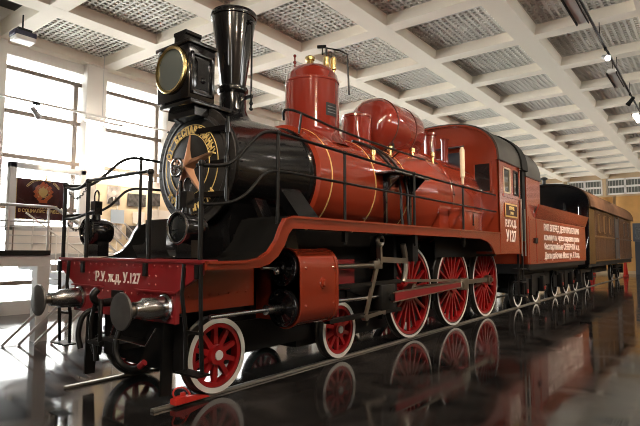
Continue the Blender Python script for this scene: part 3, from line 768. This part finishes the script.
for s in (-1,1):
    w = B()
    for (a,c,z0,z1) in ((.88,1.34,3.73,3.78),(.88,1.34,3.02,3.07),(.88,.93,3.02,3.78),(1.29,1.34,3.02,3.78)): w.box(min(s*a,s*c),max(s*a,s*c),7.975,8.0,z0,z1,.006)
    wo = obj('front_window', w, 'cabred', cab)
    g = B(); g.box(min(s*.93,s*1.29),max(s*.93,s*1.29),7.99,7.998,3.07,3.73); obj('pane', g, 'winglass', wo, label='dark glass')
    for y0,y1 in ((8.33,8.86),(9.10,9.50)):
        w = B(); X0, X1 = min(s*1.485,s*1.51), max(s*1.485,s*1.51)
        for (a,c,z0,z1) in ((y0,y1,3.64,3.68),(y0,y1,3.04,3.08),(y0,y0+.04,3.04,3.68),(y1-.04,y1,3.04,3.68)): w.box(X0,X1,a,c,z0,z1)
        wo = obj('side_window', w, 'board' if y0 < 9 else 'iron', cab)
        g = B(); g.box(s*1.478-.004,s*1.478+.004,y0,y1,3.04,3.68); obj('pane', g, 'winglass', wo, label='dark glass')
w = B(); w.box(.16,.62,7.97,8.0,3.72,4.08,.004); w.prism([(7.72,4.14),(8.0,4.22),(8.0,4.25),(7.72,4.17)], 'yz', -.12, .66); obj('lookout_visor', w, 'darkpanel', cab, label='dark lookout window under a visor')
b = B(); b.lathe([(.0,3.0),(.025,3.0),(.03,3.14),(.05,3.16),(.05,3.72),(.03,3.78),(0,3.79)], (1.42,6.0,0), (0,0,1), 16); obj('marker_tube', b, 'board', loco, label='cream tube on top of a handrail post')
# cab plate and lettering
b = B(); b.box(1.515,1.527,8.36,9.30,2.46,2.80,.008)
pl = obj('number_plate', b, 'gold', cab, label='gold builder plate')
b = B(); b.box(1.527,1.529,8.40,9.26,2.50,2.76); obj('plate_field', b, 'carpet', pl)
b = B(); b.add_mesh(text_mesh('УЛУЧШ.', .11, .006, .002, 1.0), basis((0,1,0),(0,0,1),(1.531,8.83,2.65))); b.add_mesh(text_mesh('1910', .10, .006, .002, 1.2), basis((0,1,0),(0,0,1),(1.531,8.83,2.53)))
obj('plate_lettering', b, 'goldpale', pl)
b = B(); b.add_mesh(text_mesh('Р.У.Ж.Д.', .23, .009, .003, .95), basis((0,1,0),(0,0,1),(1.505,8.82,2.23))); b.add_mesh(text_mesh('У127', .38, .012, .003, .95), basis((0,1,0),(0,0,1),(1.505,8.82,1.87)))
obj('lettering', b, 'letter', cab, label='white cab number')
# steps and grab rails below the cab
for s in (-1,1):
    b = B(); b.cyl((s*1.5,9.72,1.5),(s*1.5,9.72,3.0),.018,n=8); b.cyl((s*1.5,10.02,1.5),(s*1.5,10.02,2.75),.016,n=8); obj('grab_rail', b, 'oldsteel', loco)
    b = B(); b.bar((s*1.4,9.68,1.55),(s*1.4,9.68,.45),.03,.05); b.bar((s*1.4,10.05,1.55),(s*1.4,10.05,.45),.03,.05)
    for z in (.45,.8,1.15): b.box(min(s*1.25,s*1.5),max(s*1.25,s*1.5),9.65,10.08,z,z+.03)
    obj('cab_step', b, 'frame', loco)

# ------------------------------------------------------------------ tender
T0 = V((0,14,0))
ten = thing('tender', 'red tender with white painted inscription, coupled behind the locomotive cab', 'tender', T0)
b = B()
b.box(-1.5,1.5,10.42,18.0,1.27,2.58)
for s in (-1,1):
    b.prism([(s*1.5,2.55),(s*1.52,2.58),(s*1.64,2.94),(s*1.61,2.95),(s*1.46,2.60)], 'xz', 10.95, 18.0)
    b.box(min(s*1.42,s*1.49),max(s*1.42,s*1.49),10.25,11.62,1.3,3.68)
    b.prism([(11.62,2.6),(11.62,3.0),(11.9,2.7),(12.0,2.6)], 'yz', s*1.46-.02, s*1.46+.02)
    x = s*1.5
    b.rivets([(x,10.55+.15*k,1.36) for k in range(50)], (s,0,0), .015); b.rivets([(x,10.55+.15*k,2.50) for k in range(50)], (s,0,0), .015)
    b.box(min(x,x+s*.012),max(x,x+s*.012),11.08,11.14,1.3,2.55)
b.prism([(-1.64,2.94),(1.64,2.94),(1.5,2.58),(-1.5,2.58)], 'xz', 17.95, 18.0)
b.box(-1.42,1.42,11.5,11.62,1.3,3.68)
obj('tank_body', b, 'cabred', ten, label='red water tank')
b = B(); b.sheet(cabarc(1.48,3.66,4.72), 'xz', 10.15, 11.66, -.04); obj('tender_canopy', b, 'roof', ten, label='dark grey arched canopy')
b = B(); b.box(-1.35,1.35,11.7,17.8,2.5,2.65); 
for k in range(60): b.ball((random.uniform(-1.2,1.2), random.uniform(11.9,17.6), 2.62+random.uniform(0,.12)), random.uniform(.1,.2), 7)
co_ = obj('coal_load', b, 'frame', ten); co_['kind'] = 'stuff'
lines = ['РКП ВПЕРЕД ДЕЛУ ПРОЛЕТАРИЯ', 'коммуны чрез паровоз силы', 'беспартийные СЕВЕРНОЙ ж.д.', 'Депо рабочие Моск. уч. Р.У.ж.д.']
for k, t in enumerate(lines):
    me = text_mesh(t, .27, .006, .003, 1.0); w = max(v.co.x for v in me.vertices)-min(v.co.x for v in me.vertices)
    me.transform(Matrix.Diagonal((4.9/w, 1, 1, 1)))
    b = B(); b.add_mesh(me, basis((0,1,0),(0,0,1),(1.504, 14.35, 2.24-.28*k))); obj('inscription_line', b, 'letter', ten, label='line of white lettering')
b = B(); b.box(1.5,1.54,10.85,11.1,1.85,2.0); obj('lamp_iron', b, 'iron', ten)
b = B(); b.box(-1.2,1.2,10.4,18.0,1.0,1.27)
for s in (-1,1): b.box(min(s*1.3,s*1.46),max(s*1.3,s*1.46),10.4,18.0,1.12,1.27)
obj('underframe', b, 'frame', ten)
YT = [11.377,13.233,15.70,17.436]; tw = None
for y in YT:
    for s in (1,-1):
        if tw is None: tw = wheel_proto('tender_wheel', .46, 9, False, ten, V((XW,y,.46))-T0)
        else: dup(tw, V((s*XW,y,.46))-T0, 0 if s > 0 else PI)
for (ya,yb) in ((YT[0],YT[1]),(YT[2],YT[3])):
    for s in (-1,1):
        b = B(); b.bar((s*1.0,ya-.4,.86),(s*1.0,yb+.4,.86),.07,.13); b.box(min(s*.95,s*.97),max(s*.95,s*.97),ya-.6,yb+.6,.36,1.0); b.box(s*1.0-.06,s*1.0+.06,(ya+yb)/2-.2,(ya+yb)/2+.2,.3,.9)
        bf = obj('bogie_frame', b, 'frame', ten)
        for y in (ya,yb):
            b = B(); b.box(s*1.04-.1,s*1.04+.1,y-.13,y+.13,.36,.85,.02); ab = obj('axle_box', b, 'frame', bf)
            b = B(); b.box(min(s*1.14,s*1.155),max(s*1.14,s*1.155),y-.07,y+.07,.42,.52); obj('axle_box_cover', b, 'wheelred', ab, label='small red cover')
b = B()
for y in YT: b.cyl((-.75,y,.46),(.75,y,.46),.07,n=16)
for y in (12.3,14.5,16.6): b.box(-.9,.9,y-.35,y+.35,.5,1.05)
obj('bogie_bolster', b, 'frame', ten)

# ------------------------------------------------------------------ coach
K0 = V((0,25,0))
coach = thing('railway_coach', 'brown wooden railway coach with black end behind the tender', 'coach', K0)
YC0, YC1 = 18.75, 32.0
b = B(); b.box(-1.48,1.48,YC0+1.3,YC1,1.18,3.42)
for s in (-1,1):
    x = s*1.48
    for k in range(74): y = YC0+1.4+.16*k; b.box(min(x,x+s*.012),max(x,x+s*.012),y,y+.025,1.25,2.22); b.box(min(x,x+s*.012),max(x,x+s*.012),y,y+.025,2.3,3.36)
    for z in (1.2,2.24,3.36): b.box(min(x,x+s*.03),max(x,x+s*.03),YC0+1.3,YC1,z,z+.05)
obj('coach_body', b, 'wood', coach, label='varnished vertical boarding')
b = B(); ca = cabarc(1.58,3.42,4.38); b.sheet(ca, 'xz', YC0-.15, YC1+.1, -.05); b.prism(cabarc(1.5,3.42,4.3), 'xz', YC0+.1, YC1); obj('coach_roof', b, 'woodroof', coach)
b = B(); b.prism([(-1.52,1.1)]+[(x,z) for x,z in cabarc(1.55,3.42,4.34)[::-1]]+[(1.52,1.1)], 'xz', YC0-.12, YC0+.02)
for s in (-1,1): b.box(s*1.45-.06,s*1.45+.06,YC0-.2,YC0,1.1,3.4); b.box(s*.6-.05,s*.6+.05,YC0-.3,YC0-.1,1.2,3.6)
b.prism(cabarc(1.6,3.40,4.42)+[(x,3.4+(z-3.4)*.93) for x,z in cabarc(1.5,3.4,4.42)[::-1]], 'xz', YC0-.35, YC0-.1)
b.bar((.9,YC0-.1,1.3),(-.2,YC0-.1,2.9),.04,.06)
b.box(-1.5,1.5,YC0,YC0+1.3,1.1,3.43); obj('end_wall', b, 'black', coach, label='black coach end')
b = B(); b.cyl((1.35,YC0-.6,1.25),(1.5,YC0-.15,2.2),.02,n=8); b.cyl((1.2,YC0-.25,2.0),(1.2,YC0-.25,3.4),.02,n=8); obj('end_handrail', b, 'steel', coach)
for (x,y,z) in ((-.3,19.4,4.34),(-.2,23.5,4.36),(.1,27,4.36)):
    b = B(); b.lathe([(.07,-.1),(.07,.38),(.15,.40),(.15,.46),(.05,.52),(0,.53)], (x,y,z), (0,0,1), 16); obj('roof_vent', b, 'iron', coach)
for y0 in (20.7, 22.1, 23.6, 28.5, 30.2):
    w = B()
    for (a,c,z0,z1) in ((y0,y0+.75,3.2,3.26),(y0,y0+.75,2.42,2.48),(y0,y0+.06,2.42,3.26),(y0+.69,y0+.75,2.42,3.26)): w.box(1.49,1.52,a,c,z0,z1)
    wo = obj('coach_window', w, 'wood', coach); g = B(); g.box(1.485,1.5,y0+.06,y0+.69,2.48,3.2); obj('pane', g, 'winglass', wo)
b = B(); b.box(1.49,1.505,25.6,26.7,1.25,3.3); b.box(1.50,1.53,25.5,25.6,1.22,3.38); b.box(1.50,1.53,26.7,26.8,1.22,3.38); obj('coach_door', b, 'darkpanel', coach, label='dark recessed door')
b = B(); b.box(-1.45,1.45,YC0,YC1,.98,1.18); b.box(-.7,.7,22.2,28,.55,.98)
for s in (-1,1):
    for yb in (20.3,29.8): b.bar((s*1.02,yb-1.6,.8),(s*1.02,yb+1.6,.8),.1,.16); b.box(s*1.02-.09,s*1.02+.09,yb-1.35,yb-1.05,.35,.85); b.box(s*1.02-.09,s*1.02+.09,yb+1.05,yb+1.35,.35,.85)
    b.box(min(s*1.3,s*1.56),max(s*1.3,s*1.56),25.5,26.8,.7,.74)
obj('underframe', b, 'frame', coach)
for yb in (20.3,29.8):
    for dy in (-1.2,1.2):
        for s in (1,-1): dup(tw, V((s*XW,yb+dy,.46))-K0, 0 if s > 0 else PI, parent=coach).name = 'coach_wheel'

# ------------------------------------------------------------------ things on the floor
b = B(); b.prism([(-.15,.0),(-.60,.0),(-.60,.055),(-.50,.075),(-.16,.012)], 'yz', .80, .90)
ck = obj('wheel_chock', b, 'chock'); tag(ck, 'small red wheel chock on the rail in front of the nearest wheel', 'chock')
b = B(); b.tube([(.85,-.58,.06),(.85,-.61,.13),(.85,-.57,.17),(.85,-.46,.16),(.85,-.38,.07)], .010, 8, 1); b.box(.83,.87,-.50,-.45,.05,.11,.008); obj('handle', b, 'chock', ck)
bs = thing('buffer_stop', 'red painted buffer stop frame on the floor past the far end of the coach', 'buffer stop', (0,33.2,0))
for s in (-1,1):
    b = B(); b.bar((s*.95,32.9,-.03),(s*.95,33.4,1.1),.12,.12); b.bar((s*.95,34.2,-.03),(s*.95,33.4,1.1),.12,.12); b.bar((s*.95,32.7,.06),(s*.95,34.4,.06),.12,.1); obj('side_frame', b, 'chock', bs)
b = B(); b.bar((-1.25,33.3,1.05),(1.25,33.3,1.05),.14,.3); obj('crossbeam', b, 'chock', bs)

# ------------------------------------------------------------------ viewing platform, railing, stair
pf = thing('viewing_platform', 'grey raised viewing platform along the window wall', 'platform', (-6.6,-2,0))
b = B(); b.box(-8.5,-4.4,-9,.45,1.34,1.54); obj('deck', b, 'greypaint', pf)
b = B(); b.box(-8.5,-4.36,-9,.42,1.54,1.63); obj('deck_edge', b, 'blackfab', pf, label='black edging cloth')
for (x,y) in ((-4.45,.30),(-4.45,-2.6),(-4.45,-5.5),(-8.2,.3)):
    b = B(); b.box(x-.11,x+.11,y-.11,y+.11,-.03,1.34); obj('post', b, 'greypaint', pf)
rl = thing('platform_railing', 'silver tube railing on the edge of the raised platform', 'railing', (-4.45,-2,1.63))
for y in (.40,-.29,-.98,-1.67,-2.36,-3.05):
    b = B(); b.cyl((-4.45,y,1.63),(-4.45,y,2.44),.022,n=10); obj('post', b, 'alu', rl)
b = B(); b.tube([(-4.45,-4,2.45),(-4.45,.46,2.45),(-4.45,.52,2.44),(-4.45,.95,2.15)], .028, 8); obj('top_rail', b, 'alu', rl)
b = B(); b.tube([(-4.45,-4,2.16),(-4.45,.42,2.16)], .016, 8); obj('mid_rail', b, 'alu', rl)
# rear railing against the windows, with a dark bench below it
r2 = thing('window_railing', 'thin grey rail in front of the windows behind the raised platform', 'railing', (-8.3,0,1.63))
for y in (-.6,.3,1.2,2.1,3.0):
    b = B(); b.cyl((-8.12,y,1.64 if y < .42 else 1.545),(-8.12,y,2.2),.018,n=8); obj('post', b, 'frameprofile', r2)
for z in (2.2,2.0,1.8):
    b = B(); b.tube([(-8.12,-4,z),(-8.12,3.2,z)], .016, 6); obj('rail_tube', b, 'alu', r2)
b = B(); b.box(-8.2,-7.8,-4,.42,1.632,1.78,.02); tag(obj('bench', b, 'carpet'), 'long low dark brown bench under the banner case', 'bench')
b = B(); b.box(-8.56,-7.7,.46,6.4,1.38,1.54); tag(obj('gallery_ledge', b, 'greypaint'), 'grey ledge under the photo board at the window wall', 'ledge')
st = thing('staircase', 'grey metal staircase with white rails going down beside the platform', 'staircase', (-4.2,.6,0))
for k, x in enumerate((-4.34,-4.22,-4.10,-3.98)):
    b = B(); b.bar((x,-.35+.22*k,-.02),(x,.75+.22*k,1.0),.03,.045); obj('stringer', b, 'alu', st)
for k in range(8):
    b = B(); z = 1.36-.17*k; y = .47+.27*k; b.box(-5.9,-4.42,y,y+.28,z-.12,z); obj('tread', b, 'greypaint', st)
for x in (-5.95,-4.40):
    b = B(); b.tube([(x,.6,2.42),(x,2.7,.95),(x,2.7,0)], .02, 8)
    for k in range(4): y = .75+.5*k; b.cyl((x,y,1.35-.63*(y-.47)),(x,y,2.32-.7*(y-.75)),.014,n=8)
    obj('handrail', b, 'white', st, label='white handrail')
for k in range(6):
    b = B(); x = -4.25; y = 1.0+.28*k; b.tube([(x,y,2.2),(x,y+.75,1.55)], .018, 6); obj('sloping_bar', b, 'white', st)

# banner in its glass case, photo board
dc = thing('display_case', 'light grey framed glass case against the window wall holding the maroon banner', 'display case', (-8.4,2.1,1.76))
b = B()
for (a,c,z0,z1) in ((1.12,3.06,3.70,3.84),(1.12,3.06,2.12,2.26),(1.12,1.28,2.12,3.84),(2.90,3.06,2.12,3.84)): b.box(-8.45,-8.25,a,c,z0,z1,.01)
obj('case_frame', b, 'greypaint', dc)
b = B(); b.box(-8.45,-8.2,1.15,3.03,1.545,2.12); obj('plinth', b, 'boardw', dc)
b = B(); b.box(-8.29,-8.28,1.28,2.90,2.26,3.70); obj('pane', b, 'glass', dc)
bn = thing('banner', 'maroon velvet banner with a gold emblem and gold fringe inside the glass case', 'banner', (-8.4,2,2.3))
b = B(); n = 40; A = []
for k in range(n+1):
    y = 1.33+1.27*k/n; A.append((-8.38+.012*math.sin(k*.9), y))
b.prism(A+[(x-.01,y) for x,y in A[::-1]], 'xy', 2.42, 3.46); obj('cloth', b, 'velvet', bn)
b = B()
for k in range(52): b.box(-8.385,-8.375,1.33+.0244*k,1.33+.0244*k+.016,2.33,2.43)
for k in range(40): b.box(-8.385,-8.375,1.27,1.34,2.43+.0256*k,2.43+.0256*k+.016)
obj('fringe', b, 'goldpale', bn, label='gold fringe')
yc, zc = 1.97, 3.13
b = B()
for k in range(28):                                     # wreath of ears
    a = math.radians(-60+300*k/27); p = V((-8.355, yc+.165*math.cos(a), zc+.165*math.sin(a))); b.ball(p, .028, 8)
b.lathe([(0,.01),(.10,.008),(.12,0)], (-8.36,yc,zc+.02), (1,0,0), 24)
for k in range(8):
    a = PI*k/7; b.bar((-8.357,yc,zc-.12),(-8.357,yc+.13*math.cos(a),zc-.12+.1*math.sin(a)),.01,.012)
obj('emblem', b, 'gold', bn, label='gold wreath emblem')
b = B()
for k in range(10):
    a = math.radians(-60+300*(k*3)/27); p = V((-8.34, yc+.185*math.cos(a), zc+.185*math.sin(a))); b.bar(p-V((0,.04,.045)), p+V((0,.04,.045)), .02, .085)
b.box(-8.36,-8.33,yc-.1,yc+.1,zc-.27,zc-.19)
pts = []
for k in range(10):
    a = PI/2+PI*k/5; r = .055 if k%2==0 else .022; pts.append((yc+r*math.cos(a), zc+.25+r*math.sin(a)))
b.prism(pts, 'yz', -8.36, -8.34)
obj('emblem_ribbon', b, 'emred', bn, label='red ribbon of the emblem')
b = B()
for i, chh in enumerate('ПРОЛЕТАРИИ ВСЕХ СТРАН'):
    a = math.radians(150-120*i/20); p = V((-8.355, yc+.42*math.cos(a), zc-.05+.36*math.sin(a))); u_ = V((0,math.cos(a),math.sin(a))); rd = V((0,math.sin(a),-math.cos(a)))
    if chh != ' ': b.add_mesh(text_mesh(chh, .075, .003, .003), basis(rd,u_,p))
for t, z in (('ПОБЕДИТЕЛЮ', 2.72), ('В СОЦИАЛИСТИЧЕСКОМ', 2.60)): b.add_mesh(text_mesh(t, .115, .003, .003, .85), basis((0,1,0),(0,0,1),(-8.352,1.99,z)))
obj('banner_lettering', b, 'goldpale', bn, label='gold embroidered lettering')
b = B(); b.cyl((-8.40,2.05,2.4),(-8.40,2.05,3.6),.02,n=8); obj('pole', b, 'brass', bn)
pb = thing('photo_board', 'cream exhibition board with old photographs behind the front of the locomotive', 'board', (-8.4,4.6,1.54))
b = B(); b.box(-8.46,-8.42,3.42,6.2,1.6,3.78,.004); obj('panel', b, 'board', pb)
b = B()
for y in (3.42,4.1,4.8,5.5,6.2): b.box(-8.43,-8.40,y-.012,y+.012,1.54,3.85)
b.box(-8.425,-8.41,3.42,6.2,3.52,3.78); b.box(-8.425,-8.41,5.2,6.2,2.2,2.9); obj('board_trim', b, 'boardw', pb)
def photo(name, y, z, w, h, mat, label, sub=None):
    p = thing(name, label, 'photograph', (-8.41,y,z), 'photographs on the cream board')
    b = B(); b.box(-8.399,-8.385,y-w/2,y+w/2,z-h/2,z+h/2); obj('print', b, mat, p)
    if sub:
        for nm, mt, shape in sub:
            b = B(); shape(b); obj(nm, b, mt, p)
def portrait(b):
    b.prism([(3.77,2.98),(4.16,2.98),(4.13,3.12),(4.03,3.19),(3.90,3.19),(3.80,3.12)], 'yz', -8.386, -8.381)
photo('photograph', 3.965, 3.235, .42, .52, 'photolight', 'photograph of a person in a dark suit, at the top left of the cream board', [('suit', 'photodark', portrait), ('face', 'boardw', lambda b: b.lathe([(0,.004),(.075,.003),(.08,0)], (-8.386,3.965,3.30), (1,0,0), 20)), ('shirt', 'white', lambda b: b.prism([(3.93,3.19),(4.0,3.19),(3.965,3.05)], 'yz', -8.382, -8.378))])
photo('photograph', 4.72, 3.15, .62, .38, 'photodark', 'wide dark group photograph to the right of the suited portrait')
photo('photograph', 5.36, 3.22, .36, .40, 'photodark', 'small upright dark photograph nearest the smokebox')
photo('photograph', 4.10, 2.62, .42, .40, 'blue', 'pale blue sheet under the suited portrait')
photo('photograph', 4.05, 2.16, .40, .42, 'photolight', 'grey print low on the board behind the left deck lamp')
photo('photograph', 4.60, 2.16, .40, .42, 'photodark', 'dark print low on the board right of the left deck lamp')
photo('photograph', 4.80, 2.62, .40, .36, 'boardw', 'white sheet under the wide group photograph')

# ------------------------------------------------------------------ ceiling fittings
pj = thing('projector', 'dark blue and white projector hung under the ceiling in the upper left corner', 'projector', (-6.8,.70,6.3))
b = B(); b.box(-6.98,-6.62,.48,.94,6.46,6.58,.015); obj('body', b, 'projblue', pj)
b = B(); b.box(-6.95,-6.60,.50,.92,6.36,6.46,.015); obj('cover', b, 'white', pj)
b = B(); b.cyl((-6.8,.7,6.58),(-6.8,.7,7.0),.018,n=12); b.box(-6.95,-6.65,.55,.85,6.58,6.64); obj('ceiling_mount', b, 'iron', pj)
def spot(name, p, d, lab, lit, mat='alu'):
    p = V(p); d = V(d).normalized()
    t = thing(name, lab, 'spotlight', p)
    b = B(); b.lathe([(.04,-.16),(.055,-.15),(.06,.02),(.075,.10),(.075,.14),(.065,.14),(.055,.1)], p, d, 24); obj('housing', b, mat, t)
    b = B(); b.lathe([(.062,.12),(.03,.128),(0,.13)], p, d, 20); obj('lens', b, 'lamp' if lit else 'photolight', t)
    b = B(); b.tube([p+V((0,0,.22)), p+V((.07,0,.12)), p+V((.07,0,0))], .012, 6); b.box(p.x-.03,p.x+.03,p.y-.08,p.y+.08,p.z+.2,p.z+.26); obj('yoke', b, 'iron', t)
    if lit:
        l = bpy.data.lights.new('lamp_light', 'SPOT'); l.energy = lit; l.spot_size = math.radians(75); l.spot_blend = .6; l.shadow_soft_size = .07; l.color = (1, .78, .56)
        lo = bpy.data.objects.new('lamp_light', l); C.objects.link(lo); lo.location = p + d*.2
        lo.rotation_euler = d.to_track_quat('-Z','Y').to_euler()
tr = thing('light_track', 'white light track in front of the tall left windows', 'light track', (-7.5,2,5.24))
b = B(); b.box(-7.53,-7.47,-6,12,5.21,5.26); obj('track', b, 'white', tr)
for y in (-3,3.05,8):
    b = B(); b.cyl((-7.5,y,5.26),(-7.5,y,7.0),.008,n=6); obj('hanger', b, 'alu', tr)
spot('spotlight', (-7.5,1.35,4.98), (-.25,.75,-.75), 'grey spotlight on the white track before the left windows', 160)
lt = thing('tube_light', 'lit white tube light under the white track before the left windows', 'light fixture', (-7.5,3.1,5.08))
b = B(); b.box(-7.54,-7.46,2.55,3.65,5.07,5.13,.005); b.cyl((-7.5,2.7,5.13),(-7.5,2.7,5.21),.008,n=6); b.cyl((-7.5,3.5,5.13),(-7.5,3.5,5.21),.008,n=6); obj('body', b, 'white', lt)
b = B(); b.cyl((-7.5,2.58,5.05),(-7.5,3.62,5.05),.02,n=12); obj('tube_lamp', b, 'tube2', lt, label='lit white tube')
for k, y in enumerate((5.2, 7.4)):  # extra spots added to brighten the left wall and its board
    spot('spotlight', (-7.5,y,4.98), (-.6,-.45,-.75), ('added spotlight on the white left track behind the headlamp', 'added spotlight on the white left track behind the chimney')[k], 160)
tr = thing('light_track', 'black light track under the ceiling at the upper right', 'light track', (3.55,12,6.65))
b = B(); b.box(3.53,3.57,-9,30,6.63,6.68); obj('track', b, 'iron', tr)
for y in GY:
    if -8 < y < 30: b = B(); b.cyl((3.55,y,6.68),(3.55,y,7.0),.01,n=6); obj('hanger', b, 'iron', tr)
spot('spotlight', (3.55,9.95,6.40), (.55,-1,-.55), 'lit spotlight nearest the camera on the upper right track', 70)
spot('spotlight', (3.55,14.6,6.40), (-.8,.3,-.9), 'second dark spotlight further along the upper right track', 220, 'iron')
AIM = [(0,.2,2.3),(.2,.8,3.0),(.9,3.0,2.4),(.9,6.0,2.4),(1.5,22,2.2),(1.5,28,2.2)]
for k, y in enumerate((-6.2,-2.6,.3,4.2,19.5,25)):  # added spots out of view, aimed to light the train
    spot('spotlight', (3.55,y,6.40), V(AIM[k])-V((3.55,y,6.40)), ('added spotlight overhead behind the visitor', 'added spotlight overhead beside the visitor', 'added spotlight over the buffer beam', 'added spotlight over the cylinders', 'far added spotlight over the coach front', 'farthest added spotlight over the coach rear')[k], (330,230,150,150,300,300)[k], 'iron')
tr = thing('light_track', 'added black light track out of view, far to the right of the locomotive', 'light track', (8.9,6,6.65))  # unseen track, added to carry fill lamps for the train side
b = B(); b.box(8.88,8.92,-9,24,6.63,6.68); obj('track', b, 'iron', tr)
for y in GY:
    if -8 < y < 24: b = B(); b.cyl((8.9,y,6.68),(8.9,y,7.0),.01,n=6); obj('hanger', b, 'iron', tr)
for k, (y, e) in enumerate(((-3.5,90),(1.5,220),(6.5,330),(11.5,480),(17,700))):  # added spots that brighten the side of the train
    spot('spotlight', (8.9,y,6.40), (-1,.12,-.62), ('first','second','third','fourth','last')[k] + ' added spotlight on the track far to the right, aimed at the train side', e, 'iron')
FIX = [(3.45, 7.0, 'white tube light fixture at the top edge beside the near track'), (3.45, 12.3, 'white tube light fixture beyond the lit spotlight'),
       (3.45, 17.6, 'third white tube light, added along the upper right track'), (3.45, 22.9, 'fourth white tube light, added along the upper right track'), (3.45, 27.5, 'farthest white tube light, added along the upper right track'),
       (3.45, 1.7, 'added white tube light overhead beside the cylinders'), (3.45, -3.6, 'added white tube light overhead near the visitor'), (3.45, -8.0, 'added white tube light overhead at the front wall'),
       (8.8, -6, 'first added tube light on the far right track'), (8.8, -.9, 'second added tube light on the far right track'), (8.8, 4.2, 'third added tube light on the far right track'), (8.8, 9.3, 'fourth added tube light on the far right track')]
for x, y, lab in FIX:  # fixtures past the visible pair are added to brighten the train side
    bt = thing('tube_light', lab, 'light fixture', (x,y,6.5))
    b = B(); b.box(x-.10,x+.10,y-.75,y+.75,6.50,6.60,.01); obj('body', b, 'white', bt)
    b = B(); b.box(x-.085,x+.085,y-.72,y+.72,6.485,6.50); obj('tube_lamp', b, 'white' if x < 4 and y in (7.0, 12.3) else 'tubefill', bt, label='white tube cover')
    b = B(); b.cyl((x,y-.5,6.6),(x,y-.5,7.0),.008,n=6); b.cyl((x,y+.5,6.6),(x,y+.5,7.0),.008,n=6); b.box(x-.125,x-.10,y-.74,y+.74,6.46,6.52); b.box(x+.10,x+.125,y-.74,y+.74,6.46,6.52); obj('reflector', b, 'iron', bt)

# far end wall fittings
for (x0,x1,mat,lab) in ((-3.2,-.3,'orange','amber wood wall panel behind the coach roof'), (-.1,1.7,'orange','amber wood wall panel right of the coach roof'), (1.9,5.5,'orange','amber wood wall panel at the right edge')):
    b = B(); b.box(x0,x1,YB-.12,YB-.02,.2,5.6,.01)
    tag(obj('wall_panel', b, mat), lab, 'panel')
b = B(); b.box(.9,3.0,YB-.35,YB-.13,2.3,3.6,.02); b.box(1.0,2.9,YB-.33,YB-.15,-.03,2.3); dpn = tag(obj('display_stand', b, 'darkpanel'), 'dark blue grey display stand against the far wall at the right edge', 'stand')
b = B(); b.box(1.05,2.85,YB-.37,YB-.34,2.45,3.45); obj('screen', b, 'photodark', dpn)

# ------------------------------------------------------------------ light
W = bpy.data.worlds.new('sky'); bpy.context.scene.world = W; W.use_nodes = True
bg = W.node_tree.nodes['Background']; bg.inputs['Color'].default_value = (1.0, .965, .91, 1); bg.inputs['Strength'].default_value = 7.2
def portal(loc, rot, sx, sy):
    l = bpy.data.lights.new('window_portal', 'AREA'); l.shape = 'RECTANGLE'; l.size = sx; l.size_y = sy; l.cycles.is_portal = True
    o = bpy.data.objects.new('window_portal', l); C.objects.link(o); o.location = loc; o.rotation_euler = rot
portal((XL-.35, 18.3, 3.5), (0, -PI/2, 0), 6.6, 41)
portal((XR+.35, 21, 6.05), (0, PI/2, 0), 1.2, 36)
portal(((XL+XR)/2, YF-.35, 3.6), (PI/2, 0, 0), 21, 5.6)

GR = {'spotlight': 'spotlights on the light tracks', 'tube_light': 'tube lights under the ceiling', 'light_track': 'ceiling light tracks', 'wall_panel': 'amber panels on the far wall', 'rail': 'rails in the floor'}
for o in list(C.objects):
    k = o.name.split('.')[0]
    if k in GR and o.parent is None and 'category' in o: o['group'] = GR[k]
sc = bpy.context.scene
sc.view_settings.view_transform = 'Standard'; sc.view_settings.look = 'None'; sc.view_settings.gamma = 1; sc.view_settings.use_curve_mapping = False
sc.view_settings.exposure = 1.3
cy_ = sc.cycles
cy_.filter_width = 1.0; cy_.use_denoising = True; cy_.max_bounces = 8; cy_.diffuse_bounces = 4; cy_.glossy_bounces = 4; cy_.transparent_max_bounces = 12
cy_.caustics_reflective = False; cy_.caustics_refractive = False; cy_.sample_clamp_indirect = 6
